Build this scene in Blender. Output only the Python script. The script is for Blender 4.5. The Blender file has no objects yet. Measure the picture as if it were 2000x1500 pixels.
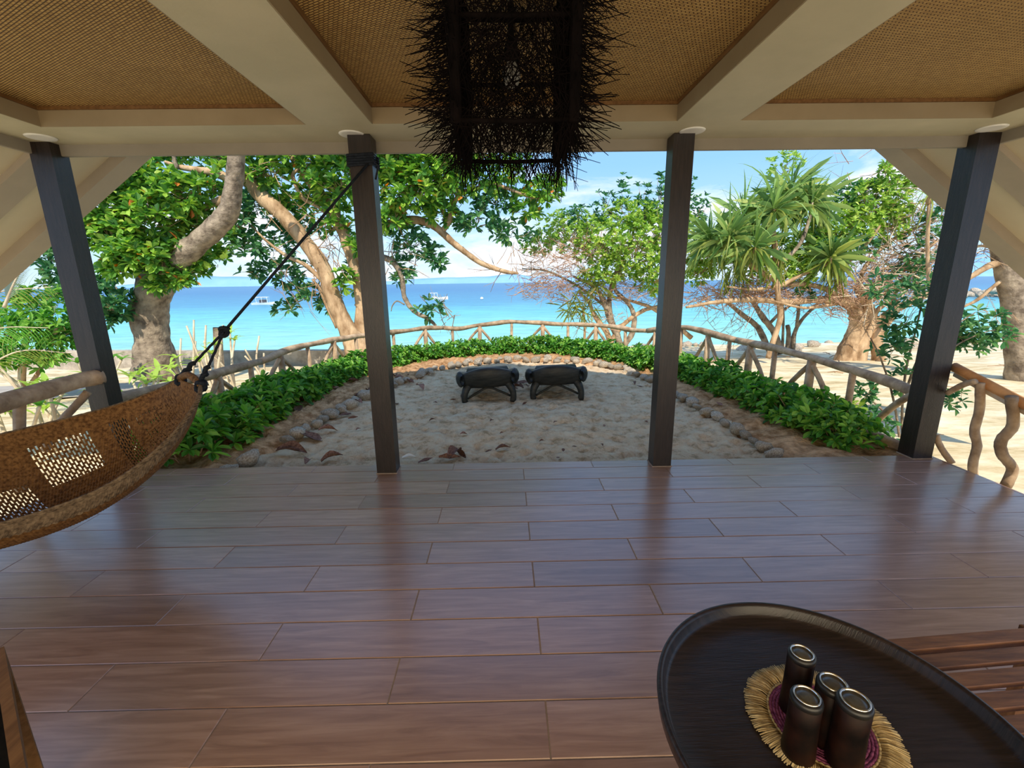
import bpy, math, random
import numpy as np
from mathutils import Vector, Matrix, noise

random.seed(7)
RNG = np.random.default_rng(7)
SC = bpy.context.scene
COL = SC.collection
PI = math.pi

# ---------------------------------------------------------------- camera
CAM_O = Vector((0, 0, 1.5))
F_PX, PITCH, ROLL, YAW = 861.6, math.radians(13.12), -0.01349, 0.01149
_fw = Vector((math.sin(YAW) * math.cos(PITCH), math.cos(YAW) * math.cos(PITCH), -math.sin(PITCH)))
_r0 = Vector((math.cos(YAW), -math.sin(YAW), 0))
_u0 = _r0.cross(_fw)
_r = math.cos(ROLL) * _r0 + math.sin(ROLL) * _u0
_u = -math.sin(ROLL) * _r0 + math.cos(ROLL) * _u0
cam_data = bpy.data.cameras.new('camera')
cam_data.sensor_width = 36
cam_data.lens = 36 * F_PX / 2000
cam_data.clip_start = 0.02
cam_data.clip_end = 20000
cam = bpy.data.objects.new('camera', cam_data)
COL.objects.link(cam)
cam.matrix_world = Matrix(((_r.x, _u.x, -_fw.x, CAM_O.x), (_r.y, _u.y, -_fw.y, CAM_O.y),
                           (_r.z, _u.z, -_fw.z, CAM_O.z), (0, 0, 0, 1)))
SC.camera = cam


def at(px, py, Y):
    """world point seen at photo pixel (px, py) at depth Y"""
    d = (px - 1000) * _r - (py - 750) * _u + F_PX * _fw
    return CAM_O + d * (Y / d.y)


# ---------------------------------------------------------------- sky, sun, exposure
SC.view_settings.view_transform = 'Standard'
SC.view_settings.look = 'None'
SC.view_settings.gamma = 1
SC.view_settings.use_curve_mapping = False
SC.view_settings.exposure = 0.4
SKY_STRENGTH = 1.0
SUN_STRENGTH = 4.0

world = bpy.data.worlds.new('sky')
SC.world = world
world.use_nodes = True
nt = world.node_tree
nt.nodes.clear()


def N(nt, t, **k):
    n = nt.nodes.new(t)
    for a, b in k.items():
        if a == 'inp':
            for c, d in b.items():
                n.inputs[c].default_value = d
        else:
            setattr(n, a, b)
    return n


def ramp(nt, stops, interp='LINEAR'):
    n = nt.nodes.new('ShaderNodeValToRGB')
    n.color_ramp.interpolation = interp
    e = n.color_ramp.elements
    while len(e) < len(stops):
        e.new(0.5)
    for i, (p, c) in enumerate(stops):
        e[i].position = p
        e[i].color = (*c, 1) if len(c) == 3 else c
    return n


tc = N(nt, 'ShaderNodeTexCoord')
sep = N(nt, 'ShaderNodeSeparateXYZ')
nt.links.new(tc.outputs['Generated'], sep.inputs[0])
grad = ramp(nt, [(0.0, (0.62, 0.80, 0.98)), (0.06, (0.50, 0.74, 0.98)), (0.22, (0.28, 0.55, 0.93)), (0.45, (0.20, 0.43, 0.84)), (1.0, (0.18, 0.36, 0.74))])
nt.links.new(sep.outputs['Z'], grad.inputs[0])
mp = N(nt, 'ShaderNodeMapping')
mp.inputs['Scale'].default_value = (1, 1, 3.2)
mp.inputs['Location'].default_value = (0.9, 0.1, 0.25)
nt.links.new(tc.outputs['Generated'], mp.inputs[0])
cn = N(nt, 'ShaderNodeTexNoise', inp={'Scale': 3.4, 'Detail': 8, 'Roughness': 0.6, 'Distortion': 0.3})
nt.links.new(mp.outputs[0], cn.inputs[0])
cr = ramp(nt, [(0.47, (0, 0, 0)), (0.64, (1, 1, 1))])
nt.links.new(cn.outputs[0], cr.inputs[0])
cm = ramp(nt, [(0.0, (1, 1, 1)), (0.16, (0.95, 0.95, 0.95)), (0.30, (0.35, 0.35, 0.35)), (1, (0.35, 0.35, 0.35))])
nt.links.new(sep.outputs['Z'], cm.inputs[0])
ml = N(nt, 'ShaderNodeMath', operation='MULTIPLY')
nt.links.new(cr.outputs[0], ml.inputs[0])
nt.links.new(cm.outputs[0], ml.inputs[1])
mx = N(nt, 'ShaderNodeMixRGB')
mx.inputs[2].default_value = (0.93, 0.95, 1.0, 1)
nt.links.new(ml.outputs[0], mx.inputs[0])
nt.links.new(grad.outputs[0], mx.inputs[1])
bg = N(nt, 'ShaderNodeBackground', inp={'Strength': SKY_STRENGTH})
nt.links.new(mx.outputs[0], bg.inputs[0])
wo = N(nt, 'ShaderNodeOutputWorld')
nt.links.new(bg.outputs[0], wo.inputs[0])

sun = bpy.data.lights.new('sun', 'SUN')
sun.energy = SUN_STRENGTH
sun.angle = math.radians(0.6)
sun.color = (1.0, 0.90, 0.74)
sun_o = bpy.data.objects.new('sun', sun)
COL.objects.link(sun_o)
SUN_DIR = Vector((-0.04, 0.66, -0.75)).normalized()      # the way the light travels
sun_o.rotation_euler = SUN_DIR.to_track_quat('-Z', 'Y').to_euler()
sun_o.location = (0, -10, 20)
# added warm fill behind the camera, brightens the porch interior; no visible source
room = bpy.data.lights.new('fill_light', 'AREA')
room.shape = 'RECTANGLE'
room.size, room.size_y = 5.0, 1.9
room.energy = 120
room.color = (1.0, 0.84, 0.58)
fill_o = bpy.data.objects.new('fill_light', room)
COL.objects.link(fill_o)
fill_o.location = (0.1, -1.5, 1.3)
fill_o.rotation_euler = (math.radians(104), 0, 0)

# ---------------------------------------------------------------- material helpers
MATS = {}


def base_mat(name, rough=0.7, spec=0.3):
    m = bpy.data.materials.new(name)
    m.use_nodes = True
    b = m.node_tree.nodes['Principled BSDF']
    b.inputs['Roughness'].default_value = rough
    b.inputs['Specular IOR Level'].default_value = spec
    MATS[name] = m
    return m, m.node_tree, b


def noise_mat(name, c1, c2, scale=5.0, rough=0.7, spec=0.3, bump=0.0, bscale=None, stretch=(1, 1, 1), objrand=0.0,
              detail=5.0, lo=0.35, hi=0.65, metallic=0.0):
    m, nt, b = base_mat(name, rough, spec)
    tc = N(nt, 'ShaderNodeTexCoord')
    mp = N(nt, 'ShaderNodeMapping')
    mp.inputs['Scale'].default_value = stretch
    nt.links.new(tc.outputs['Object'], mp.inputs[0])
    no = N(nt, 'ShaderNodeTexNoise', inp={'Scale': scale, 'Detail': detail, 'Roughness': 0.6})
    nt.links.new(mp.outputs[0], no.inputs[0])
    r = ramp(nt, [(lo, c1), (hi, c2)])
    nt.links.new(no.outputs[0], r.inputs[0])
    out = r.outputs[0]
    if objrand:
        oi = N(nt, 'ShaderNodeObjectInfo')
        hs = N(nt, 'ShaderNodeHueSaturation')
        mr = N(nt, 'ShaderNodeMapRange', inp={'To Min': 1 - objrand, 'To Max': 1 + objrand})
        nt.links.new(oi.outputs['Random'], mr.inputs[0])
        nt.links.new(mr.outputs[0], hs.inputs['Value'])
        nt.links.new(out, hs.inputs['Color'])
        out = hs.outputs[0]
        ad = N(nt, 'ShaderNodeVectorMath', operation='ADD')
        cx = N(nt, 'ShaderNodeCombineXYZ')
        mm = N(nt, 'ShaderNodeMath', operation='MULTIPLY')
        mm.inputs[1].default_value = 37.0
        nt.links.new(oi.outputs['Random'], mm.inputs[0])
        for i in range(3):
            nt.links.new(mm.outputs[0], cx.inputs[i])
        nt.links.new(tc.outputs['Object'], ad.inputs[0])
        nt.links.new(cx.outputs[0], ad.inputs[1])
        nt.links.new(ad.outputs[0], mp.inputs[0])
    nt.links.new(out, b.inputs['Base Color'])
    if bump:
        n2 = N(nt, 'ShaderNodeTexNoise', inp={'Scale': bscale or scale * 4, 'Detail': 4})
        nt.links.new(mp.outputs[0], n2.inputs[0])
        bp = N(nt, 'ShaderNodeBump', inp={'Strength': 1.0, 'Distance': bump})
        nt.links.new(n2.outputs[0], bp.inputs['Height'])
        nt.links.new(bp.outputs[0], b.inputs['Normal'])
    b.inputs['Metallic'].default_value = metallic
    return m


def leaf_mat(name, stops, rough=0.45, trans=0.35, spec=0.35):
    m, nt, b = base_mat(name, rough, spec)
    g = N(nt, 'ShaderNodeNewGeometry')
    r = ramp(nt, stops)
    nt.links.new(g.outputs['Random Per Island'], r.inputs[0])
    nt.links.new(r.outputs[0], b.inputs['Base Color'])
    t = N(nt, 'ShaderNodeBsdfTranslucent')
    hs = N(nt, 'ShaderNodeHueSaturation', inp={'Saturation': 1.1, 'Value': 1.5})
    nt.links.new(r.outputs[0], hs.inputs['Color'])
    nt.links.new(hs.outputs[0], t.inputs[0])
    ms = N(nt, 'ShaderNodeMixShader', inp={0: trans})
    nt.links.new(b.outputs[0], ms.inputs[1])
    nt.links.new(t.outputs[0], ms.inputs[2])
    nt.links.new(ms.outputs[0], nt.nodes['Material Output'].inputs[0])
    return m


# materials
noise_mat('cream_paint', (0.47, 0.42, 0.28), (0.53, 0.47, 0.32), 3, 0.55, 0.35, 0.0006, 60)
noise_mat('grey_paint', (0.36, 0.30, 0.23), (0.40, 0.33, 0.25), 3, 0.6, 0.3)
noise_mat('coffer_shade', (0.27, 0.205, 0.12), (0.31, 0.24, 0.145), 3, 0.6, 0.3)  # shade of the coffer sides, put into the colour
noise_mat('header_paint', (0.25, 0.215, 0.165), (0.29, 0.25, 0.19), 3, 0.6, 0.3)
noise_mat('dark_wood', (0.009, 0.006, 0.005), (0.024, 0.015, 0.013), 6, 0.35, 0.5, 0.0012, 30, (12, 12, 1))
noise_mat('plaster', (0.55, 0.47, 0.33), (0.60, 0.52, 0.37), 2, 0.8, 0.2)
noise_mat('log_wood', (0.26, 0.17, 0.10), (0.55, 0.40, 0.26), 7, 0.7, 0.3, 0.006, 22, (1, 1, 1), 0.15)
noise_mat('log_orange', (0.50, 0.20, 0.06), (0.72, 0.36, 0.14), 7, 0.6, 0.3, 0.005, 22)
noise_mat('bark_grey', (0.13, 0.10, 0.075), (0.42, 0.34, 0.25), 5, 0.9, 0.1, 0.03, 14)
noise_mat('bark_tan', (0.26, 0.16, 0.085), (0.62, 0.44, 0.27), 5, 0.85, 0.1, 0.02, 16, (1, 1, 0.5))
noise_mat('twig', (0.30, 0.18, 0.10), (0.55, 0.37, 0.23), 4, 0.9, 0.1)
noise_mat('dead_twig', (0.38, 0.22, 0.14), (0.60, 0.40, 0.28), 4, 0.9, 0.1)
noise_mat('stem_pale', (0.48, 0.38, 0.26), (0.72, 0.62, 0.46), 5, 0.8, 0.1, 0.004, 30)
noise_mat('lounger_wood', (0.010, 0.011, 0.010), (0.035, 0.036, 0.032), 5, 0.45, 0.4, 0.003, 18, (1, 4, 4))
noise_mat('stone', (0.30, 0.23, 0.16), (0.66, 0.58, 0.46), 7, 0.9, 0.15, 0.012, 20, (1, 1, 1), 0.22)
noise_mat('rock_grey', (0.24, 0.20, 0.17), (0.52, 0.46, 0.40), 3, 0.95, 0.1, 0.02, 9, (1, 1, 1), 0.2)
noise_mat('soil', (0.26, 0.13, 0.055), (0.66, 0.40, 0.21), 9, 0.95, 0.05, 0.02, 40)
noise_mat('sea_wall', (0.30, 0.26, 0.21), (0.52, 0.46, 0.38), 4, 0.9, 0.1, 0.01, 18)
noise_mat('dead_leaf', (0.12, 0.055, 0.04), (0.32, 0.18, 0.13), 12, 0.8, 0.2, 0.004, 30, (1, 1, 1), 0.35)
noise_mat('rope', (0.006, 0.008, 0.012), (0.02, 0.025, 0.035), 60, 0.8, 0.2)
noise_mat('hammock_fibre', (0.09, 0.038, 0.010), (0.28, 0.14, 0.045), 60, 0.7, 0.2)
noise_mat('hammock_edge', (0.075, 0.05, 0.03), (0.22, 0.155, 0.095), 50, 0.8, 0.2)
noise_mat('twig_black', (0.002, 0.0015, 0.0015), (0.006, 0.004, 0.004), 10, 0.9, 0.05)
noise_mat('tray_wood', (0.010, 0.007, 0.008), (0.028, 0.019, 0.021), 8, 0.35, 0.45, 0.0006, 30, (1, 14, 1))
noise_mat('bench_wood', (0.11, 0.045, 0.018), (0.26, 0.12, 0.05), 6, 0.45, 0.4, 0.0008, 30, (1, 10, 1), 0.12)
noise_mat('arm_wood', (0.12, 0.055, 0.015), (0.20, 0.10, 0.035), 6, 0.5, 0.3, 0, None, (8, 1, 8))
noise_mat('cushion_dark', (0.004, 0.004, 0.004), (0.010, 0.009, 0.008), 30, 0.95, 0.1)
noise_mat('raffia', (0.42, 0.30, 0.14), (0.74, 0.60, 0.34), 40, 0.7, 0.2, 0, None, (1, 1, 1), 0.2)
noise_mat('raffia_purple', (0.10, 0.02, 0.06), (0.34, 0.10, 0.20), 160, 0.85, 0.1)
noise_mat('cup_brown', (0.003, 0.0015, 0.0015), (0.022, 0.007, 0.004), 14, 0.5, 0.15)
noise_mat('cup_cap', (0.008, 0.008, 0.009), (0.016, 0.016, 0.018), 20, 0.4, 0.5)
noise_mat('metal_ring', (0.75, 0.75, 0.72), (0.85, 0.85, 0.82), 10, 0.2, 0.5, metallic=1.0)
noise_mat('cup_base', (0.10, 0.11, 0.11), (0.20, 0.21, 0.20), 30, 0.3, 0.5, metallic=0.6)
noise_mat('lamp_white', (0.75, 0.73, 0.68), (0.80, 0.78, 0.72), 10, 0.4, 0.4)
noise_mat('bulb_glass', (0.30, 0.29, 0.26), (0.34, 0.33, 0.30), 10, 0.3, 0.5)
noise_mat('boat_white', (0.85, 0.85, 0.83), (0.95, 0.95, 0.93), 1, 0.4, 0.4)
noise_mat('boat_dark', (0.05, 0.05, 0.06), (0.12, 0.12, 0.13), 1, 0.5, 0.4)
noise_mat('far_hill', (0.20, 0.40, 0.66), (0.26, 0.46, 0.70), 0.004, 1.0, 0.0)  # distance haze is mixed into this blue
noise_mat('concrete_path', (0.38, 0.34, 0.29), (0.50, 0.45, 0.38), 3, 0.9, 0.1)
noise_mat('paper_white', (0.75, 0.75, 0.72), (0.85, 0.85, 0.82), 20, 0.8, 0.1)
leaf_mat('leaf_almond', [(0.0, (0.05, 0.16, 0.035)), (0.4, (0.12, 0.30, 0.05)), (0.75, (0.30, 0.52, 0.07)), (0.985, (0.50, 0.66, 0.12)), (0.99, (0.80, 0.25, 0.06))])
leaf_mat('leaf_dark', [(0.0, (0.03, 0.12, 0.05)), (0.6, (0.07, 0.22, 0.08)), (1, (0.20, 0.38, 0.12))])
leaf_mat('leaf_lime', [(0.0, (0.14, 0.30, 0.05)), (0.5, (0.32, 0.50, 0.08)), (1, (0.58, 0.68, 0.16))])
leaf_mat('leaf_hedge', [(0.0, (0.03, 0.13, 0.02)), (0.5, (0.10, 0.32, 0.04)), (1, (0.34, 0.58, 0.10))])
leaf_mat('leaf_strap', [(0.0, (0.12, 0.24, 0.08)), (0.6, (0.28, 0.43, 0.13)), (1, (0.56, 0.60, 0.19))])
leaf_mat('leaf_palm', [(0.0, (0.20, 0.28, 0.24)), (1, (0.36, 0.44, 0.38))], trans=0.25)
leaf_mat('leaf_olive', [(0.0, (0.12, 0.17, 0.03)), (1, (0.34, 0.38, 0.08))])


def special_mats():
    # wood-look porcelain tile
    m, nt, b = base_mat('wood_tile', 0.3, 0.5)
    tc = N(nt, 'ShaderNodeTexCoord')
    oi = N(nt, 'ShaderNodeObjectInfo')
    mu = N(nt, 'ShaderNodeMath', operation='MULTIPLY')
    mu.inputs[1].default_value = 53.0
    nt.links.new(oi.outputs['Random'], mu.inputs[0])
    cx = N(nt, 'ShaderNodeCombineXYZ')
    for i in range(3):
        nt.links.new(mu.outputs[0], cx.inputs[i])
    ad = N(nt, 'ShaderNodeVectorMath', operation='ADD')
    nt.links.new(tc.outputs['Object'], ad.inputs[0])
    nt.links.new(cx.outputs[0], ad.inputs[1])
    mp = N(nt, 'ShaderNodeMapping')
    mp.inputs['Scale'].default_value = (1.0, 13.0, 1.0)
    nt.links.new(ad.outputs[0], mp.inputs[0])
    no = N(nt, 'ShaderNodeTexNoise', inp={'Scale': 2.6, 'Detail': 7, 'Roughness': 0.62, 'Distortion': 0.8})
    nt.links.new(mp.outputs[0], no.inputs[0])
    r = ramp(nt, [(0.3, (0.22, 0.115, 0.075)), (0.5, (0.31, 0.175, 0.12)), (0.7, (0.40, 0.245, 0.175))])
    nt.links.new(no.outputs[0], r.inputs[0])
    hs = N(nt, 'ShaderNodeHueSaturation')
    mr = N(nt, 'ShaderNodeMapRange', inp={'To Min': 0.86, 'To Max': 1.12})
    nt.links.new(oi.outputs['Random'], mr.inputs[0])
    nt.links.new(mr.outputs[0], hs.inputs['Value'])
    nt.links.new(r.outputs[0], hs.inputs['Color'])
    nt.links.new(hs.outputs[0], b.inputs['Base Color'])
    bp = N(nt, 'ShaderNodeBump', inp={'Strength': 0.35, 'Distance': 0.0006})
    nt.links.new(no.outputs[0], bp.inputs['Height'])
    nt.links.new(bp.outputs[0], b.inputs['Normal'])
    b.inputs['Roughness'].default_value = 0.30
    b.inputs['Specular IOR Level'].default_value = 1.0
    b.inputs['Coat Weight'].default_value = 0.5
    b.inputs['Coat Roughness'].default_value = 0.2
    noise_mat('grout', (0.26, 0.20, 0.16), (0.34, 0.27, 0.22), 20, 0.9, 0.1)
    # woven bamboo ceiling mat
    m, nt, b = base_mat('woven_mat', 0.6, 0.25)
    tc = N(nt, 'ShaderNodeTexCoord')
    mp = N(nt, 'ShaderNodeMapping')
    nt.links.new(tc.outputs['Object'], mp.inputs[0])
    mp.inputs['Rotation'].default_value = (0, 0, math.radians(28))
    br = N(nt, 'ShaderNodeTexBrick', offset=0.5, inp={'Scale': 1.0, 'Mortar Size': 0.0028, 'Mortar Smooth': 0.6, 'Brick Width': 0.030, 'Row Height': 0.0125, 'Bias': 0.0})
    br.inputs['Color1'].default_value = (0.56, 0.36, 0.12, 1)
    br.inputs['Color2'].default_value = (0.43, 0.26, 0.08, 1)
    br.inputs['Mortar'].default_value = (0.10, 0.045, 0.016, 1)
    nt.links.new(mp.outputs[0], br.inputs[0])
    no = N(nt, 'ShaderNodeTexNoise', inp={'Scale': 2.0, 'Detail': 3})
    nt.links.new(tc.outputs['Object'], no.inputs[0])
    hs = N(nt, 'ShaderNodeHueSaturation')
    mr = N(nt, 'ShaderNodeMapRange', inp={'To Min': 0.8, 'To Max': 1.2})
    nt.links.new(no.outputs[0], mr.inputs[0])
    nt.links.new(mr.outputs[0], hs.inputs['Value'])
    nt.links.new(br.outputs['Color'], hs.inputs['Color'])
    nt.links.new(hs.outputs[0], b.inputs['Base Color'])
    iv = N(nt, 'ShaderNodeMath', operation='SUBTRACT')
    iv.inputs[0].default_value = 1.0
    nt.links.new(br.outputs['Fac'], iv.inputs[1])
    bp = N(nt, 'ShaderNodeBump', inp={'Strength': 1.0, 'Distance': 0.004})
    nt.links.new(iv.outputs[0], bp.inputs['Height'])
    nt.links.new(bp.outputs[0], b.inputs['Normal'])
    # sand
    m, nt, b = base_mat('sand', 0.95, 0.1)
    tc = N(nt, 'ShaderNodeTexCoord')
    no = N(nt, 'ShaderNodeTexNoise', inp={'Scale': 6.5, 'Detail': 9, 'Roughness': 0.75})
    nt.links.new(tc.outputs['Object'], no.inputs[0])
    r = ramp(nt, [(0.36, (0.56, 0.37, 0.20)), (0.48, (0.92, 0.67, 0.42)), (0.62, (0.97, 0.80, 0.56))])
    nt.links.new(no.outputs[0], r.inputs[0])
    nt.links.new(r.outputs[0], b.inputs['Base Color'])
    n2 = N(nt, 'ShaderNodeTexNoise', inp={'Scale': 26.0, 'Detail': 6, 'Roughness': 0.75})
    nt.links.new(tc.outputs['Object'], n2.inputs[0])
    bp = N(nt, 'ShaderNodeBump', inp={'Strength': 1.0, 'Distance': 0.05})
    nt.links.new(n2.outputs[0], bp.inputs['Height'])
    nt.links.new(bp.outputs[0], b.inputs['Normal'])
    # beach ground with dry grass and litter
    m, nt, b = base_mat('beach_ground', 0.95, 0.1)
    tc = N(nt, 'ShaderNodeTexCoord')
    mp = N(nt, 'ShaderNodeMapping')
    mp.inputs['Scale'].default_value = (0.6, 1.6, 1)
    nt.links.new(tc.outputs['Object'], mp.inputs[0])
    no = N(nt, 'ShaderNodeTexNoise', inp={'Scale': 1.6, 'Detail': 9, 'Roughness': 0.72})
    nt.links.new(mp.outputs[0], no.inputs[0])
    r = ramp(nt, [(0.30, (0.30, 0.22, 0.10)), (0.44, (0.60, 0.48, 0.28)), (0.60, (0.84, 0.72, 0.50))])
    nt.links.new(no.outputs[0], r.inputs[0])
    nt.links.new(r.outputs[0], b.inputs['Base Color'])
    # sea: shallow turquoise over sand turning to deep blue further out
    m, nt, b = base_mat('sea_water', 0.35, 0.25)
    tc = N(nt, 'ShaderNodeTexCoord')
    sp = N(nt, 'ShaderNodeSeparateXYZ')
    nt.links.new(tc.outputs['Object'], sp.inputs[0])
    mp = N(nt, 'ShaderNodeMapping')
    mp.inputs['Scale'].default_value = (0.10, 0.35, 1)
    nt.links.new(tc.outputs['Object'], mp.inputs[0])
    no = N(nt, 'ShaderNodeTexNoise', inp={'Scale': 1.0, 'Detail': 6, 'Roughness': 0.65})
    nt.links.new(mp.outputs[0], no.inputs[0])
    lg = N(nt, 'ShaderNodeMath', operation='LOGARITHM')
    lg.inputs[1].default_value = 10
    nt.links.new(sp.outputs['Y'], lg.inputs[0])
    a1 = N(nt, 'ShaderNodeMath', operation='MULTIPLY_ADD')
    a1.inputs[1].default_value = 0.28
    nt.links.new(no.outputs[0], a1.inputs[0])
    nt.links.new(lg.outputs[0], a1.inputs[2])
    mr = N(nt, 'ShaderNodeMapRange', inp={'From Min': 1.2, 'From Max': 2.7})
    nt.links.new(a1.outputs[0], mr.inputs[0])
    r = ramp(nt, [(0.0, (0.42, 0.66, 0.56)), (0.2, (0.25, 0.62, 0.56)), (0.36, (0.13, 0.50, 0.56)), (0.48, (0.07, 0.29, 0.44)), (0.75, (0.045, 0.19, 0.37)), (1.0, (0.06, 0.21, 0.38))])
    nt.links.new(mr.outputs[0], r.inputs[0])
    mp2 = N(nt, 'ShaderNodeMapping')
    mp2.inputs['Scale'].default_value = (0.5, 1.6, 1)
    nt.links.new(tc.outputs['Object'], mp2.inputs[0])
    n3 = N(nt, 'ShaderNodeTexNoise', inp={'Scale': 1.2, 'Detail': 6, 'Roughness': 0.7})
    nt.links.new(mp2.outputs[0], n3.inputs[0])
    mr2 = N(nt, 'ShaderNodeMapRange', inp={'From Min': 0.35, 'From Max': 0.65, 'To Min': 0.8, 'To Max': 1.2})
    nt.links.new(n3.outputs[0], mr2.inputs[0])
    hs = N(nt, 'ShaderNodeHueSaturation')
    nt.links.new(mr2.outputs[0], hs.inputs['Value'])
    nt.links.new(r.outputs[0], hs.inputs['Color'])
    nt.links.new(hs.outputs[0], b.inputs['Base Color'])
    bp = N(nt, 'ShaderNodeBump', inp={'Strength': 0.5, 'Distance': 0.25})
    nt.links.new(n3.outputs[0], bp.inputs['Height'])
    nt.links.new(bp.outputs[0], b.inputs['Normal'])


special_mats()


# ---------------------------------------------------------------- mesh helpers
class MB:
    def __init__(self):
        self.v, self.f, self.n = [], [], 0
        self.smooth = False

    def add(self, verts, faces):
        self.v.extend(verts)
        self.f.extend([tuple(i + self.n for i in f) for f in faces])
        self.n += len(verts)

    def box(self, x0, x1, y0, y1, z0, z1, M=None, bev=0.0):
        if bev:
            b = bev
            vs = []
            for z, i in ((z0, b), (z0 + b, 0), (z1 - b, 0), (z1, b)):
                vs += [(x0 + i, y0 + i, z), (x1 - i, y0 + i, z), (x1 - i, y1 - i, z), (x0 + i, y1 - i, z)]
            fs = [(3, 2, 1, 0), (12, 13, 14, 15)]
            for k in range(3):
                for i in range(4):
                    j = (i + 1) % 4
                    fs.append((k * 4 + i, k * 4 + j, k * 4 + 4 + j, k * 4 + 4 + i))
        else:
            vs = [(x0, y0, z0), (x1, y0, z0), (x1, y1, z0), (x0, y1, z0), (x0, y0, z1), (x1, y0, z1), (x1, y1, z1), (x0, y1, z1)]
            fs = [(3, 2, 1, 0), (4, 5, 6, 7), (0, 1, 5, 4), (1, 2, 6, 5), (2, 3, 7, 6), (3, 0, 4, 7)]
        if M is not None:
            vs = [tuple(M @ Vector(v)) for v in vs]
        self.add(vs, fs)

    def tube(self, pts, r, n=6, wob=0.0, cap=True, flat=1.0):
        pts = [Vector(p) for p in pts]
        m = len(pts)
        if not hasattr(r, '__len__'):
            r = [r] * m
        vs, fs = [], []
        ref = Vector((0, 0, 1))
        t0 = (pts[-1] - pts[0]).normalized()
        if abs(t0.z) > 0.8:
            ref = Vector((1, 0, 0))
        a = None
        for i, p in enumerate(pts):
            t = pts[min(i + 1, m - 1)] - pts[max(i - 1, 0)]
            t = t.normalized() if t.length > 1e-9 else t0
            if a is None:
                a = t.cross(ref).normalized()
            else:
                a = (a - t * a.dot(t)).normalized()
            b = t.cross(a)
            for k in range(n):
                w = 1 + (random.uniform(-wob, wob) if wob else 0)
                an = 2 * PI * k / n
                vs.append(tuple(p + (a * math.cos(an) + b * math.sin(an) * flat) * r[i] * w))
        for i in range(m - 1):
            for k in range(n):
                k2 = (k + 1) % n
                fs.append((i * n + k, i * n + k2, (i + 1) * n + k2, (i + 1) * n + k))
        if cap:
            fs.append(tuple(range(n - 1, -1, -1)))
            fs.append(tuple(range((m - 1) * n, m * n)))
        self.add(vs, fs)

    def lathe(self, prof, n=32, c=(0, 0, 0)):
        vs, fs = [], []
        for (r, z) in prof:
            for k in range(n):
                a = 2 * PI * k / n
                vs.append((c[0] + r * math.cos(a), c[1] + r * math.sin(a), c[2] + z))
        for i in range(len(prof) - 1):
            for k in range(n):
                k2 = (k + 1) % n
                fs.append((i * n + k, i * n + k2, (i + 1) * n + k2, (i + 1) * n + k))
        fs.append(tuple(range(n - 1, -1, -1)))
        fs.append(tuple(range((len(prof) - 1) * n, len(prof) * n)))
        self.add(vs, fs)

    def mesh(self, name, mat, smooth=None):
        me = bpy.data.meshes.new(name)
        me.from_pydata(self.v, [], self.f)
        me.materials.append(MATS[mat])
        s = self.smooth if smooth is None else smooth
        if s:
            me.polygons.foreach_set('use_smooth', [True] * len(me.polygons))
        me.update()
        return me

    def build(self, name, mat, parent=None, smooth=None):
        return link(name, self.mesh(name, mat, smooth), parent)


def link(name, me, parent=None, loc=None, rot=None, scale=None):
    o = bpy.data.objects.new(name, me)
    COL.objects.link(o)
    if parent is not None:
        o.parent = parent
        o.matrix_parent_inverse = Matrix.Translation(-parent.location) if not loc else Matrix()
    if loc is not None:
        o.location = loc
    if rot is not None:
        o.rotation_euler = rot
    if scale is not None:
        o.scale = scale
    return o


def tag(o, label=None, cat=None, group=None, kind=None):
    if label:
        o['label'] = label
    if cat:
        o['category'] = cat
    if group:
        o['group'] = group
    if kind:
        o['kind'] = kind
    return o


def empty(name, loc, label, cat, group=None):
    """an Empty at the thing's base; children are given in WORLD coordinates (parent inverse = -location)"""
    o = bpy.data.objects.new(name, None)
    COL.objects.link(o)
    o.location = loc
    o.empty_display_size = 0.05
    return tag(o, label, cat, group)


def copy_tree(o, parent=None):
    c = o.copy()
    COL.objects.link(c)
    c.parent = parent
    for ch in list(o.children):
        copy_tree(ch, c)
    return c


def catmull(pts, sub=6):
    pts = [Vector(p) for p in pts]
    P = [pts[0] * 2 - pts[1]] + pts + [pts[-1] * 2 - pts[-2]]
    out = []
    for i in range(1, len(P) - 2):
        for k in range(sub):
            t = k / sub
            a, b, c, d = P[i - 1], P[i], P[i + 1], P[i + 2]
            out.append(0.5 * ((2 * b) + (-a + c) * t + (2 * a - 5 * b + 4 * c - d) * t * t + (-a + 3 * b - 3 * c + d) * t ** 3))
    out.append(pts[-1])
    return out


def interp(a, b, n):
    return [a + (b - a) * i / (n - 1) for i in range(n)]


# ================================================================ SETTING: the porch
FY = 3.50                     # front edge of the tiled floor
XL, XR = -3.42, 3.62
ZS = 2.49                     # soffit height
m = MB()
m.box(XL, XR, -1.6, FY, -0.16, -0.003)
floor = tag(m.build('floor', 'grout'), 'glossy wood-look tiled porch floor laid in half bond', kind='structure')
TL, TW, GAP = 1.158, 0.2055, 0.004
tile_cache = {}


def tile_mesh(w, d):
    key = (round(w, 3), round(d, 3))
    if key not in tile_cache:
        b = MB()
        x, y, e = w / 2 - GAP / 2, d / 2 - GAP / 2, 0.0022
        b.add([(-x, -y, -0.008), (x, -y, -0.008), (x, y, -0.008), (-x, y, -0.008),
               (-x, -y, -e), (x, -y, -e), (x, y, -e), (-x, y, -e),
               (-x + e, -y + e, 0), (x - e, -y + e, 0), (x - e, y - e, 0), (-x + e, y - e, 0)],
              [(8, 9, 10, 11)] + [(i, (i + 1) % 4, 4 + (i + 1) % 4, 4 + i) for i in range(4)] + [(4 + i, 4 + (i + 1) % 4, 8 + (i + 1) % 4, 8 + i) for i in range(4)])
        tile_cache[key] = b.mesh('tile', 'wood_tile')
    return tile_cache[key]


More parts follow.
